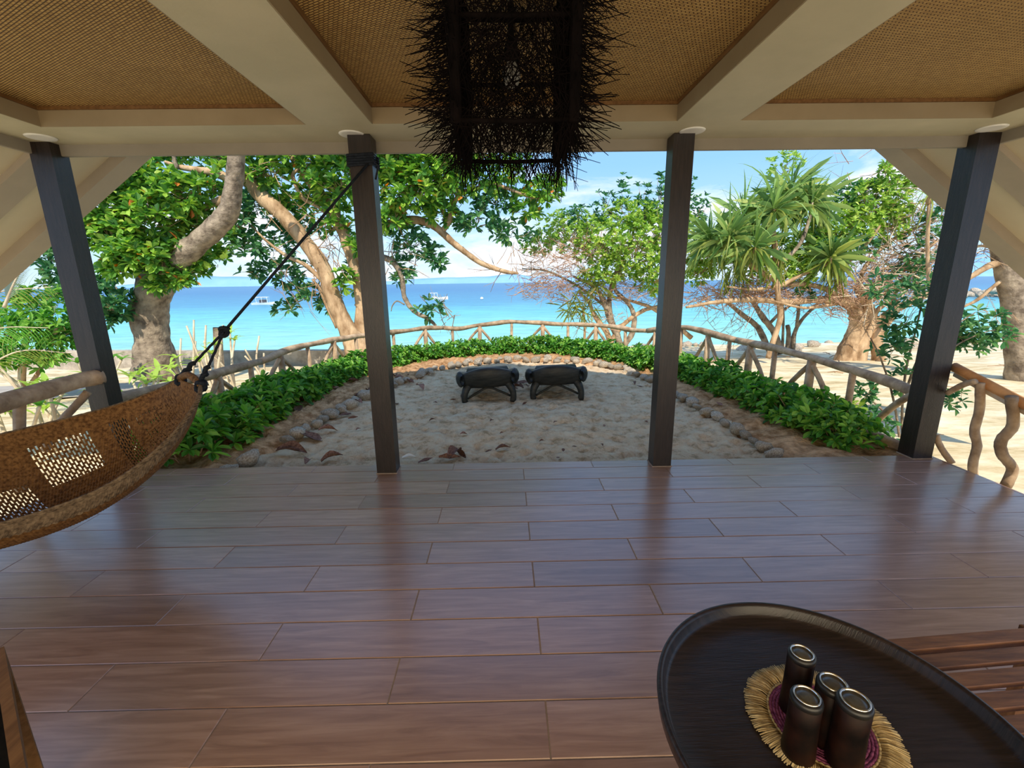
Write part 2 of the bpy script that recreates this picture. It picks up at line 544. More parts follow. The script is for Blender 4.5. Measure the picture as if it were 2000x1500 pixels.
row = 0
for k in range(-8, 12):
    y0 = 1.107 + TW * k
    y1 = min(y0 + TW, FY)
    off = 0.122 if k % 2 == 0 else -0.457
    xs = sorted(set([XL, XR] + [off + TL * j for j in range(-6, 7) if XL + 0.02 < off + TL * j < XR - 0.02]))
    for a, b in zip(xs[:-1], xs[1:]):
        t = link('tile', tile_mesh(b - a, y1 - y0), floor, loc=((a + b) / 2, (y0 + y1) / 2, random.uniform(-0.0004, 0.0004)))

# ceiling: soffits and beams around three coffers
CY0, CY1 = -1.5, 3.14         # coffers run towards the back of the porch
cof = [(-2.93, -1.256), (-0.838, 1.125), (1.53, 3.18)]
XSL, XSR = -3.30, 3.56
ceiling = MB()
ceiling.box(XSL, XSR, CY1, FY, ZS, ZS + 0.22)
ceiling = tag(ceiling.build('ceiling', 'cream_paint'), kind='structure')
m = MB(); m.box(XSL, XSR, -1.6, FY, ZS + 0.22, ZS + 0.30); m.build('ceiling_slab', 'grey_paint', ceiling)
for a, b, nm in ((XSL, cof[0][0], 'side_soffit'), (cof[0][1], cof[1][0], 'beam'), (cof[1][1], cof[2][0], 'beam'), (cof[2][1], XSR, 'side_soffit')):
    m = MB(); m.box(a, b, -1.6, CY1 - 0.0005, ZS, ZS + 0.21); m.build(nm, 'cream_paint', ceiling)
for a, b in cof:
    m = MB(); m.box(a + .0, b - .0, -1.6, CY1, 0, 0.012)
    o = m.build('woven_panel', 'woven_mat', None)
    o.parent = ceiling; o.location = (0, 0, ZS + 0.118)
    m = MB()
    t = 0.014
    m.box(a, b, CY1 - t, CY1 - 0.001, ZS + 0.096, ZS + 0.117)
    m.box(a, a + t, -1.6, CY1 - t, ZS + 0.096, ZS + 0.117)
    m.box(b - t, b, -1.6, CY1 - t, ZS + 0.096, ZS + 0.117)
    m.build('edge_moulding', 'arm_wood', ceiling)

# added boards over the coffer sides; their brown stands in for shade
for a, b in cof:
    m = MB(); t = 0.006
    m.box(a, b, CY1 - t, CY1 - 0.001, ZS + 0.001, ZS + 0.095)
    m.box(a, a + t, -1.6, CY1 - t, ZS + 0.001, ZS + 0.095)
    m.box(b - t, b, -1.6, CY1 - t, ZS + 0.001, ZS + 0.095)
    m.build('coffer_shade_board', 'coffer_shade', ceiling)

# header board along the front and the two sides
m = MB(); m.box(XSL - 0.03, XSR + 0.03, FY, FY + 0.035, 2.415, ZS + 0.30, bev=0.004)
tag(m.build('trim_1', 'header_paint'), kind='structure')
m = MB(); m.box(XSL - 0.03, XSL, -1.6, FY - 0.001, 2.415, ZS + 0.30, bev=0.004)
tag(m.build('trim_2', 'header_paint'), kind='structure')
m = MB(); m.box(XSR, XSR + 0.03, -1.6, FY - 0.001, 2.415, ZS + 0.30, bev=0.004)
tag(m.build('trim_3', 'header_paint'), kind='structure')

# gabled roof: slopes that pass outside the porch and end in a deep front edge beam
RX, RZ, RS = 0.12, 5.0, 0.70


def roof_slope(sgn, x1, y0, y1, mb, thick=0.1, drop=0.0, x0=0.0):
    xa, xb = RX + sgn * x0, RX + sgn * x1
    za, zb = RZ - RS * x0 - drop, RZ - RS * x1 - drop
    vs = []
    for y in (y0, y1):
        vs += [(xa, y, za), (xb, y, zb), (xb, y, zb + thick), (xa, y, za + thick)]
    mb.add(vs, [(0, 1, 2, 3), (7, 6, 5, 4), (0, 4, 5, 1), (1, 5, 6, 2), (2, 6, 7, 3), (3, 7, 4, 0)])


mb = MB()
for s, x1 in ((-1, 5.3), (1, 5.3)):
    roof_slope(s, 3.62, -1.6, 3.2, mb, 0.12)
    roof_slope(s, x1, 3.2, 4.3, mb, 0.12)
roof = tag(mb.build('roof', 'plaster'), kind='structure')
for s in (-1, 1):
    mb = MB(); roof_slope(s, 5.35, 4.14, 4.34, mb, 0.16, 0.10)
    mb.build('barge_beam', 'grey_paint', roof)
    mb = MB(); roof_slope(s, 4.9, 3.58, 3.80, mb, 0.06, 0.055, 3.4)
    mb.build('rafter', 'grey_paint', roof)
m = MB(); m.box(-3.4, 3.6, -1.75, -1.6, -0.2, 2.8)
tag(m.build('wall_back', 'plaster'), kind='structure')


# ================================================================ posts
def post(x0, x1, y0, y1, label, zt=ZS):
    e = empty('porch_post', ((x0 + x1) / 2, (y0 + y1) / 2, 0), label, 'post', 'dark wooden porch posts')
    m = MB(); m.box(x0, x1, y0, y1, 0.0, zt, bev=0.006); m.build('shaft', 'dark_wood', e)
    m = MB(); m.box(x0 - 0.006, x1 + 0.006, y0 - 0.006, y1 + 0.006, -0.003, 0.006); m.build('sealant_line', 'grout', e)
    return e


post(-3.32, -3.17, 3.43 - 0.005, FY + 0.06, 'dark wooden post at the far left corner behind the hammock', 2.60)
post(-1.06, -0.905, 3.32, 3.45, 'dark wooden post left of the loungers with the hammock rope tied to it')
post(1.187, 1.335, 3.36, 3.49, 'dark wooden post right of the loungers')
post(3.40, 3.56, 3.42, 3.57, 'dark wooden post at the far right corner by the curved sticks', 2.60)

for x, lab in ((-3.12, 'white round ceiling light at the top of the far left post'), (-1.03, 'white round ceiling light above the post with the hammock rope'),
               (1.30, 'white round ceiling light above the post right of the loungers'), (3.38, 'white round ceiling light at the top of the far right post')):
    e = empty('ceiling_light', (x, 3.325, ZS), lab, 'ceiling light', 'round downlights over the porch edge')
    m = MB(); m.lathe([(0.060, -0.006), (0.078, -0.008), (0.084, -0.003), (0.084, 0.0), (0.060, 0.0)], 32, (x, 3.325, ZS)); m.build('rim', 'lamp_white', e, True)
    m = MB(); m.lathe([(0.059, -0.003), (0.059, -0.001)], 32, (x, 3.325, ZS)); m.build('diffuser', 'lamp_white', e)


# ================================================================ ground, sea, far hills
def fence_m(x, y):
    if y < 3.5:
        return 0.5 if abs(x - .13) < 3.5 else 2.0
    return (abs((x - 0.13) / 3.5) ** 2.5 + ((y - 3.5) / 6.8) ** 2.5)


def zground(x, y):
    zo = np.interp(y, [2, 9, 12, 15, 18.5, 24], [-0.33, -0.46, -0.72, -1.0, -1.22, -1.7])
    if x < -3.5:
        zo = np.interp(y, [2, 8, 10.5, 12.4, 13.6, 15], [-0.33, -0.5, -0.72, -0.76, -1.2, -1.9])
        if x > -4.5:
            t = (-3.5 - x)
            zo = zo * t + (1 - t) * np.interp(y, [2, 9, 12, 15, 18.5, 24], [-0.33, -0.46, -0.72, -1.0, -1.22, -1.7])
    f = fence_m(x, y)
    t = min(1, max(0, (f - 1.0) / 0.35))
    return -0.20 * (1 - t) + zo * t


def grid(xs, ys, zf, keep=None):
    nx, ny = len(xs), len(ys)
    v = [(x, y, zf(x, y)) for y in ys for x in xs]
    f = []
    for j in range(ny - 1):
        for i in range(nx - 1):
            if keep and not keep((xs[i] + xs[i + 1]) / 2, (ys[j] + ys[j + 1]) / 2):
                continue
            a = j * nx + i
            f.append((a, a + 1, a + nx + 1, a + nx))
    return v, f


m = MB()
xs = list(np.linspace(-26, 30, 140)); ys = list(np.linspace(-3, 24, 80))
m.add(*grid(xs, ys, lambda x, y: zground(x, y) + 0.05 * noise.noise(Vector((x * .8, y * .8, 0))) + 0.02 * noise.noise(Vector((x * 3, y * 3, 5)))))
tag(m.build('ground', 'beach_ground', None, True), kind='structure')


def zsand(x, y):
    n1 = noise.noise(Vector((x * 3.4, y * 3.4, 1)))
    n2 = noise.noise(Vector((x * 8, y * 8, 3)))
    n3 = noise.noise(Vector((x * 19, y * 19, 9)))
    return -0.118 + 0.03 * n1 - 0.12 * max(0, n2 - 0.02) + 0.03 * n2 + 0.018 * n3


m = MB()
xs = list(np.arange(-3.45, 3.72, 0.03)); ys = list(np.arange(3.44, 10.3, 0.035))
m.add(*grid(xs, ys, zsand, lambda x, y: fence_m(x, y) < 1.0))
tag(m.build('sand', 'sand', None, True), 'pale trampled sand of the enclosed court', kind='structure')

m = MB()
m.add(*grid(list(np.linspace(-900, 900, 60)), [12.0, 18, 30, 60, 120, 250, 500, 760], lambda x, y: -1.2))
tag(m.build('sea', 'sea_water'), 'calm sea turning from turquoise near the shore to deep blue', 'sea', kind='structure')


def hill(name, y, prof, label, base=-16, depth=260):
    m = MB()
    vs, fs = [], []
    n = len(prof)
    for r, (dy, k) in enumerate(((0, 0), (depth * .3, .65), (depth * .6, 1.0), (depth, 0))):
        for (x, z) in prof:
            vs.append((x, y + dy, base + (z - base) * k))
    for r in range(3):
        for i in range(n - 1):
            fs.append((r * n + i, r * n + i + 1, (r + 1) * n + i + 1, (r + 1) * n + i))
    m.add(vs, fs)
    return tag(m.build(name, 'far_hill', None, True), label, kind='structure')


def ridge(x0, x1, h, seed, n=60):
    out = []
    for i in range(n):
        t = i / (n - 1)
        x = x0 + (x1 - x0) * t
        env = math.sin(PI * t) ** 0.6
        z = h * env * (0.62 + 0.55 * noise.noise(Vector((t * 4 + seed, seed, 0))) + 0.18 * noise.noise(Vector((t * 13, seed, 4))))
        out.append((x, max(-3, z)))
    return out


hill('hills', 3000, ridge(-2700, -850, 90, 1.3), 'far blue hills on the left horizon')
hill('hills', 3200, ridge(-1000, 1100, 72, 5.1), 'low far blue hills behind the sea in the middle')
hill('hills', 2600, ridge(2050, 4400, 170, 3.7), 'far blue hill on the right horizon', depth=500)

# low sea wall on the left
m = MB()
wp = [Vector((-24, 15.6, 0)), Vector((-14, 13.6, 0)), Vector((-9, 12.9, 0)), Vector((-4.6, 12.6, 0)), Vector((-3.6, 12.7, 0))]
for a, b in zip(wp[:-1], wp[1:]):
    nseg = max(2, int((b - a).length / .8))
    for i in range(nseg):
        p, q = a + (b - a) * i / nseg, a + (b - a) * (i + 1) / nseg
        d = (q - p).normalized(); nn = Vector((-d.y, d.x, 0)) * .12
        zt = -0.36 + random.uniform(-.008, .008)
        m.add([tuple(p - nn + Vector((0, 0, -1.3))), tuple(q - nn + Vector((0, 0, -1.3))), tuple(q + nn + Vector((0, 0, -1.3))), tuple(p + nn + Vector((0, 0, -1.3))),
               tuple(p - nn + Vector((0, 0, zt))), tuple(q - nn + Vector((0, 0, zt))), tuple(q + nn + Vector((0, 0, zt))), tuple(p + nn + Vector((0, 0, zt)))],
              [(3, 2, 1, 0), (4, 5, 6, 7), (0, 1, 5, 4), (1, 2, 6, 5), (2, 3, 7, 6), (3, 0, 4, 7)])
tag(m.build('sea_wall', 'sea_wall'), 'low weathered concrete sea wall behind the big trees on the left', 'wall')
m = MB()
pts = [(-16, 7.2), (-9, 7.6), (-6.4, 8.4), (-6.6, 9.9), (-10, 9.6), (-16, 9.0)]
m.add([(x, y, zground(x, y) + 0.05) for x, y in pts], [tuple(range(6))])
tag(m.build('concrete_path', 'concrete_path'), 'grey concrete path behind the left railing', kind='structure')

# ================================================================ stones edging the court
STL = [(-2.42, 3.62), (-2.3, 4.4), (-2.22, 4.9), (-2.1, 5.7), (-1.95, 6.5), (-1.62, 7.3), (-1.1, 8.3), (-.4, 8.8), (.5, 8.88), (1.35, 8.62), (1.95, 8.15),
       (2.28, 7.2), (2.37, 6.15), (2.44, 5.2), (2.46, 4.4), (2.46, 3.66)]
path = catmull([(x, y, 0) for x, y in STL], 8)
stone_meshes = []
for s in range(7):
    import bmesh
    bm = bmesh.new()
    bmesh.ops.create_icosphere(bm, subdivisions=2, radius=1)
    for v in bm.verts:
        k = 1 + 0.38 * noise.noise(v.co * 1.3 + Vector((s * 5, 0, 0))) + 0.12 * noise.noise(v.co * 3.5 + Vector((s * 5, 3, 0)))
        v.co *= k
        v.co.x *= 1.15; v.co.y *= 0.9; v.co.z *= 0.78
    me = bpy.data.meshes.new('border_stone'); bm.to_mesh(me); bm.free()
    me.materials.append(MATS['stone'])
    me.polygons.foreach_set('use_smooth', [s % 2 == 0] * len(me.polygons))
    stone_meshes.append(me)


STONES = []


def stone(loc, r, label, group, name='border_stone', mat=None):
    for _ in range(12):
        hit = [q for q in STONES if abs(q[0] - loc[0]) < 2 and math.dist(q[:2], loc[:2]) < (q[2] + r) * 1.08]
        if not hit:
            break
        r *= .93
    else:
        if len(hit):
            return None
    STONES.append((loc[0], loc[1], r))
    me = random.choice(stone_meshes)
    o = link(name, me, None, loc, (random.uniform(-.3, .3), random.uniform(-.3, .3), random.uniform(0, 6.28)), (r, r * random.uniform(.85, 1.1), r * random.uniform(.8, 1.05)))
    return tag(o, label, 'stone', group)


d = 0
acc = []
for a, b in zip(path[:-1], path[1:]):
    L = (b - a).length
    while d < L:
        acc.append(a + (b - a) * d / L)
        d += random.uniform(0.155, 0.24)
    d -= L
for p in acc:
    r = random.uniform(0.06, 0.105)
    if p.y > 7.6:
        w2 = 'left of the loungers' if p.x < -.7 else ('behind the loungers' if p.x < 1.1 else 'right of the loungers')
        lab, g = 'rounded stone in the far curved row of the sand court, ' + w2, 'far curved row of stones, ' + w2
        if random.random() < .8:
            q = p + Vector((random.uniform(-.05, .05), random.uniform(.12, .2), 0))
            stone((q.x, q.y, -.06), r * .9, lab, g)
    elif p.x < 0:
        w2 = 'near the porch edge' if p.y < 5 else 'farther back'
        lab, g = 'pale stone in the row edging the left side of the sand, ' + w2, 'left row of stones, ' + w2
        if random.random() < .2:
            continue
    else:
        w2 = 'near the porch edge' if p.y < 5 else 'farther back'
        lab, g = 'half-buried stone in the row edging the right side of the sand, ' + w2, 'right row of stones, ' + w2
        r *= .85
    stone((p.x + random.uniform(-.03, .03), p.y, -.10 + r * .35), r, lab, g)

# soil strip between stones and fence
m = MB()
inner = catmull([(x, y, 0) for x, y in STL], 16)
nin = len(inner)
vs, fs = [], []
NR = 18
for i, p in enumerate(inner):
    t = i / (nin - 1)
    a = PI - PI * t
    c, s_ = math.cos(a), math.sin(a)
    q = Vector((.13 + 3.46 * math.copysign(abs(c) ** 0.8, c), 3.52 + 6.75 * abs(s_) ** 0.8, 0))
    for j in range(NR):
        w = p + (q - p) * (j / (NR - 1))
        u = j / (NR - 1)
        z = -0.115 + 0.06 * math.sin(min(1, u * 2.2) * PI / 2) + 0.04 * noise.noise(w * 5) + 0.03 * noise.noise(w * 14)
        vs.append((w.x, max(w.y, 3.51), z if j else -0.16))
for i in range(nin - 1):
    for j in range(NR - 1):
        fs.append((i * NR + j, (i + 1) * NR + j, (i + 1) * NR + j + 1, i * NR + j + 1))
m.add(vs, fs)
tag(m.build('soil_bed', 'soil', None, True), 'brown soil bed between the stones and the railing', kind='structure')

# ================================================================ log railing round the court
RAIL = [(-3.37, 3.56, 0.57), (-3.37, 4.14, 0.53), (-3.35, 4.62, 0.52), (-3.34, 5.04, 0.51), (-3.27, 5.81, 0.51), (-3.18, 6.49, 0.57), (-3.06, 7.12, 0.57), (-2.91, 7.68, 0.56),
        (-2.73, 8.19, 0.55), (-2.52, 8.65, 0.53), (-2.29, 9.06, 0.52), (-2.02, 9.41, 0.52), (-1.73, 9.7, 0.53), (-1.41, 9.94, 0.5), (-1.06, 10.11, 0.46), (-0.66, 10.23, 0.51),
        (-0.2, 10.29, 0.56), (0.13, 10.3, 0.58), (0.46, 10.29, 0.56), (0.92, 10.23, 0.54), (1.32, 10.11, 0.53), (1.67, 9.94, 0.53), (1.99, 9.7, 0.53), (2.28, 9.41, 0.53),
        (2.55, 9.06, 0.5), (2.78, 8.65, 0.52), (2.99, 8.19, 0.6), (3.17, 7.68, 0.67), (3.32, 7.12, 0.63), (3.44, 6.49, 0.59), (3.53, 5.81, 0.6), (3.60, 5.04, 0.57),
        (3.63, 4.14, 0.53), (3.58, 3.64, 0.49)]
BIG = [(-3.34, 5.03, 0.51), (-3.22, 6.25, 0.55), (-2.95, 7.53, 0.57), (-2.51, 8.66, 0.53), (-1.77, 9.66, 0.53), (-0.61, 10.24, 0.52), (0.85, 10.24, 0.54),
       (1.98, 9.71, 0.53), (2.88, 8.45, 0.55), (3.31, 7.17, 0.63), (3.48, 6.2, 0.59), (3.6, 5.08, 0.57)]
SMALL = [(-3.36, 4.4, .52), (-3.29, 5.61, 0.51), (-3.11, 6.89, 0.57), (-2.76, 8.1, 0.55), (-2.31, 9.04, 0.52), (-1.22, 10.04, 0.48), (0.13, 10.3, 0.58), (1.41, 10.07, 0.53),
         (2.48, 9.15, 0.51), (3.12, 7.83, 0.66), (3.41, 6.66, 0.6), (3.54, 5.71, 0.6), (3.62, 4.47, 0.55)]
fence = empty('log_railing', (0.13, 10.3, -0.15), 'rustic railing of peeled logs curving round the sand court', 'railing')
cuts = [0, 4, 9, 13, 18, 25, 29, len(RAIL) - 1]
for a, b in zip(cuts[:-1], cuts[1:]):
    pts = catmull(RAIL[a:b + 1], 5)
    n = len(pts)
    rad = [0.047 + 0.007 * noise.noise(p * 1.7) + 0.006 * math.sin(i * .5) for i, p in enumerate(pts)]
    mb = MB(); mb.tube([p + Vector((0, 0, .012 * noise.noise(p * 2.1))) for p in pts], rad, 10, 0.05)
    mb.build('rail', 'log_wood', fence, True)


def nearest_on_rail(p):
    return min(catmull(RAIL, 6), key=lambda q: (q - p).length)


railpts = catmull(RAIL, 12)
for j, (L, rr) in enumerate(((BIG, .052), (SMALL, .036))):
    for p in L:
        p = Vector(p)
        bx = Vector((random.uniform(-.04, .04), random.uniform(-.04, .04), 0))
        mb = MB()
        mb.tube([Vector((p.x, p.y, -.2)) + bx, Vector((p.x, p.y, .1)) + bx * .3, p + Vector((0, 0, -.02))], [rr, rr * .93, rr * .9], 9, .06)
        mb.build('post', 'log_wood', fence, True)
        if j == 0:
            i0 = min(range(len(railpts)), key=lambda i: (railpts[i] - p).length)
            for s in (-1, 1):
                # foot of the brace part-way to the next small post
                dist, i = 0, i0
                while 0 < i + s < len(railpts) and dist < 0.42:
                    dist += (railpts[i + s] - railpts[i]).length
                    i += s
                q = railpts[i]
                foot = Vector((q.x, q.y, -.08))
                top = p + Vector((0, 0, -.06))
                mid = (foot + top) / 2 + Vector((random.uniform(-.02, .02), random.uniform(-.02, .02), random.uniform(.0, .07)))
                mb = MB(); mb.tube(catmull([foot, mid, top], 4), [.030] * 9, 7, .07)
                mb.build('brace', 'log_wood', fence, True)
# bottom rail on the right near the corner post
mb = MB(); mb.tube([(3.62, 5.1, .0), (3.60, 4.3, -.02), (3.55, 3.62, .0)], [.045] * 3, 9, .05); mb.build('rail', 'log_wood', fence, True)

# porch side railings
e = empty('side_railing', (-3.5, 3.0, 0), 'pale half-log side railing with forked branch on the left of the porch', 'railing')
mb = MB(); mb.tube(catmull([at(200, 735, 3.46), at(150, 745, 3.3), at(0, 788, 2.72), at(-200, 850, 2.1)], 4), [.062, .06, .062, .06, .058, .06, .062, .06, .062, .06, .06, .06, .06], 12, .03); mb.build('rail', 'log_wood', e, True)
mb = MB(); mb.tube([at(42, 960, 2.92), at(38, 880, 2.95), at(38, 790, 2.95)], [.036, .032, .034], 9, .05); mb.build('baluster', 'log_wood', e, True)
mb = MB(); mb.tube(catmull([at(88, 880, 3.12), at(110, 835, 3.16), at(150, 790, 3.25), at(172, 765, 3.3)], 4), .028, 8, .06); mb.build('brace', 'log_wood', e, True)
mb = MB(); mb.tube([at(-120, 960, 2.5), at(-120, 840, 2.5)], .036, 9, .05); mb.build('baluster', 'log_wood', e, True)
e = empty('side_railing', (3.72, 3.0, 0), 'orange-topped side railing with crooked sticks on the right of the porch', 'railing')
mb = MB()
p0, p1 = at(1862, 716, 3.46), at(2110, 846, 2.62)
dv = (p1 - p0)
for k in (0,):
    mb.tube(interp(p0, p1, 8), .036, 10, .03)
mb.build('rail', 'log_orange', e, True)
mb = MB(); mb.tube(interp(p0 + Vector((.04, 0, -.06)), p1 + Vector((.04, 0, -.06)), 5), .030, 8, .03); mb.build('under_rail', 'stem_pale', e, True)


def stick(pxs, Y, r, name='baluster'):
    mb = MB(); mb.tube(catmull([at(x, y, yy) for (x, y), yy in zip(pxs, Y)], 5), r, 9, .05); mb.build(name, 'log_wood', e, True)


stick([(1914, 748), (1913, 800), (1903, 840), (1908, 870), (1900, 905), (1902, 938)], [3.2] * 6, .030)
stick([(1975, 775), (1978, 830), (1955, 860), (1958, 888), (1977, 915), (1964, 950)], [2.98] * 6, .034)
stick([(1850, 768), (1880, 752), (1905, 745)], [3.4, 3.3, 3.2], .022, 'brace')
stick([(1828, 850), (1838, 875), (1860, 905)], [3.46, 3.42, 3.35], .024, 'brace')
stick([(2090, 835), (2085, 900), (2095, 1000)], [2.66] * 3, .034)
# brace from the corner post back to the court railing
mb = MB(); mb.tube(catmull([at(1690, 850, 4.3), at(1725, 810, 4.05), at(1765, 780, 3.75), at(1790, 768, 3.62)], 4), .03, 8, .05); mb.build('brace', 'log_wood', fence, True)


# ================================================================ foliage generators
def leaf_cloud(mb, base, dirs, L, W, droop=0.15, fold=0.12, up=None):
    """adds N six-point folded leaves. base, dirs: (N,3) arrays; L, W: (N,) sizes"""
    n = len(base)
    base = np.asarray(base, float)
    d = np.asarray(dirs, float)
    d = d / np.linalg.norm(d, axis=1, keepdims=True)
    if up is None:
        up = np.tile([0, 0, 1.0], (n, 1)) + RNG.normal(0, .35, (n, 3))
    s = np.cross(d, up)
    s = s / (np.linalg.norm(s, axis=1, keepdims=True) + 1e-9)
    nn = np.cross(s, d)
    L = np.asarray(L)[:, None]
    W = np.asarray(W)[:, None]
    b = base
    l1 = base + d * L * .38 + s * W * .38 + nn * W * fold
    r1 = base + d * L * .38 - s * W * .38 + nn * W * fold
    l2 = base + d * L * .74 + s * W * .46 + nn * W * fold - nn * L * droop * .4
    r2 = base + d * L * .74 - s * W * .46 + nn * W * fold - nn * L * droop * .4
    t = base + d * L - nn * L * droop
    V = np.stack([b, l1, l2, t, r2, r1], 1).reshape(-1, 3)
    k = mb.n
    mb.v.extend(map(tuple, V.tolist()))
    for i in range(n):
        a = k + i * 6
        mb.f.append((a, a + 1, a + 2, a + 3))
        mb.f.append((a, a + 3, a + 4, a + 5))
    mb.n += n * 6


def rosettes(mb, tips, axes, n=7, L=.14, W=.075, spread=.9, droop=.2):
    B, D = [], []
    for p, ax in zip(tips, axes):
        ax = Vector(ax).normalized()
        a = ax.cross(Vector((.3, .5, .81))).normalized()
        b = ax.cross(a)
        ph = random.uniform(0, 6.28)
        for i in range(n):
            an = ph + 2.4 * i
            sp = spread * random.uniform(.6, 1.2)
            D.append(tuple(ax * random.uniform(.3, .8) + (a * math.cos(an) + b * math.sin(an)) * sp))
            B.append(tuple(Vector(p) - ax * .03 * random.random()))
    k = len(B)
    leaf_cloud(mb, B, D, L * RNG.uniform(.7, 1.2, k), W * RNG.uniform(.8, 1.15, k), droop)


def blob_points(px, py, rx, ry, Y, n, depth=1.0):
    """n points in an ellipsoid of real size centred where the photo shows the leaf mass"""
    c = at(px, py, Y)
    zc = Y * 1.0
    Rx, Rz = rx / F_PX * zc, ry / F_PX * zc
    out = []
    while len(out) < n:
        v = Vector((random.uniform(-1, 1), random.uniform(-1, 1), random.uniform(-1, 1)))
        if v.length < 1:
            out.append(c + Vector((v.x * Rx, v.y * depth * (Rx + Rz) * .5, v.z * Rz)))
    return c, out


def limb(tree, pxpts, Y, r, name, mat, n=10, wob=.10, dy=None, sub=5):
    """a limb given by photo points at depth Y (dy: change of depth along it) and radii in metres"""
    m = len(pxpts)
    ys = [Y + (dy or 0) * i / (m - 1) for i in range(m)]
    P = catmull([at(x, y, yy) for (x, y), yy in zip(pxpts, ys)], sub)
    if not hasattr(r, '__len__'):
        r = [r, r]
    rr = [float(np.interp(i / (len(P) - 1), np.linspace(0, 1, len(r)), r)) * (1 + .10 * noise.noise(p * 3.1)) for i, p in enumerate(P)]
    mb = MB(); mb.tube(P, rr, n, wob)
    mb.build(name, mat, tree, True)
    return P


def crown(tree, blobs, mat, nleaf=7, L=.14, W=.075, hub=None, twig_r=.008, twigmat='twig', droop=.2, name='foliage', dens=1.0, depth=1.0, updir=.5):
    mb = MB(); tw = MB()
    for (px, py, rx, ry, Y, n) in blobs:
        n = max(3, int(n * dens))
        c, pts = blob_points(px, py, rx, ry, Y, n, depth)
        h = c + Vector((0, 0, -ry / F_PX * Y * .5))
        axes = []
        for i, p in enumerate(pts):
            ax = (p - h).normalized() + Vector((random.uniform(-.5, .5), random.uniform(-.8, .2), random.uniform(-.1, updir + .3)))
            axes.append(ax)
            if i % 3 == 0:
                q = h + (p - h) * random.uniform(0.1, .4) + Vector((random.uniform(-.05, .05),) * 3)
                mid = (p + q) / 2 + Vector((random.uniform(-.08, .08), random.uniform(-.08, .08), random.uniform(-.08, .05)))
                tw.tube([q, mid, p], [twig_r, twig_r * .8, twig_r * .4], 4, 0, False)
        rosettes(mb, pts, axes, nleaf, L, W, .9, droop)
    o = tag(mb.build(name, mat, tree), kind='stuff')
    o2 = tag(tw.build('twigs', twigmat, tree), kind='stuff')
    return o, o2


def twig_mass(tree, blobs, mat, r=.006, seg=(.25, .6), name='bare_twigs', horiz=0.5):
    mb = MB()
    for (px, py, rx, ry, Y, n) in blobs:
        c, pts = blob_points(px, py, rx, ry, Y, n, .7)
        for p in pts:
            d = Vector((random.uniform(-1, 1), random.uniform(-.6, .6), random.uniform(-horiz, horiz))).normalized()
            L = random.uniform(*seg)
            k = Vector((random.uniform(-.2, .2), random.uniform(-.2, .2), random.uniform(-.2, .2)))
            rr = r * random.uniform(.6, 1.5)
            e1 = p + (d + k) * L * .5
            mb.tube([p, e1, p + d * L], [rr, rr * .8, rr * .4], 4, 0, False)
            d2 = (d + Vector((random.uniform(-.8, .8), random.uniform(-.8, .8), random.uniform(-.8, .8)))).normalized()
            mb.tube([e1, e1 + d2 * L * .5], [rr * .6, rr * .3], 3, 0, False)
    return tag(mb.build(name, mat, tree), kind='stuff')


# ================================================================ trees
def tree_root(px, py, Y, label, name='almond_tree', group=None):
    p = at(px, py, Y)
    p.z = zground(p.x, p.y)
    return empty(name, p, label, 'tree', group)


# big grey-barked tree at the left
T = tree_root(300, 700, 10.4, 'large sea almond tree with thick grey trunk leaning right on the left side')
limb(T, [(304, 735), (302, 700), (298, 660), (292, 620), (297, 585), (305, 555), (318, 530)], 10.4, [.46, .42, .36, .37, .34, .36, .30], 'trunk', 'bark_grey', 16, .04)
limb(T, [(316, 545), (345, 512), (385, 475), (420, 445), (447, 412), (455, 370), (461, 320), (462, 270), (470, 190)], 9.95, [.26, .23, .215, .21, .19, .165, .15, .14, .12], 'branch', 'bark_grey', 14, .07, dy=-.9)
limb(T, [(296, 560), (290, 520), (285, 490), (296, 460)], 10.3, [.2, .14, .10, .06], 'branch', 'bark_grey', 10)
limb(T, [(322, 535), (334, 505), (330, 465), (322, 445), (345, 420)], 10.1, [.10, .075, .07, .06, .05], 'branch', 'bark_tan', 9)
limb(T, [(448, 350), (420, 338), (385, 332), (350, 326), (322, 316)], 10.3, [.10, .09, .07, .05, .03], 'branch', 'bark_tan', 8)
limb(T, [(452, 390), (430, 392), (400, 405), (360, 430), (330, 440)], 10.2, [.10, .09, .07, .05, .03], 'branch', 'bark_tan', 8)
limb(T, [(290, 605), (270, 598), (255, 590), (240, 580), (225, 560)], 10.2, [.06, .04, .035, .03, .02], 'branch', 'bark_grey', 7)
limb(T, [(345, 330), (340, 300), (355, 270)], 10.2, [.05, .04, .03], 'branch', 'bark_grey', 7)
crown(T, [(230, 340, 60, 34, 9.6, 70), (195, 395, 45, 40, 9.4, 80), (215, 455, 45, 36, 9.4, 80), (265, 490, 50, 30, 9.4, 75), (290, 420, 55, 40, 9.6, 90),
          (350, 375, 50, 34, 9.8, 70), (385, 430, 30, 30, 10.2, 40), (345, 485, 40, 28, 9.9, 60), (300, 355, 50, 30, 10.2, 50), (420, 360, 30, 40, 10.4, 40),
          (235, 520, 34, 20, 9.6, 36), (370, 520, 30, 22, 10.1, 34), (310, 520, 36, 18, 9.6, 30), (260, 300, 60, 24, 10.6, 50), (400, 300, 50, 24, 10.8, 40), (345, 545, 34, 16, 9.8, 34), (310, 555, 26, 12, 9.7, 20), (385, 500, 24, 16, 10.0, 20), (430, 500, 30, 24, 10.6, 18), (455, 440, 24, 30, 10.6, 14), (330, 290, 50, 20, 10.8, 36),
          (340, 250, 180, 34, 10.8, 130)],
      'leaf_almond', 7, .19, .10, dens=1.15)
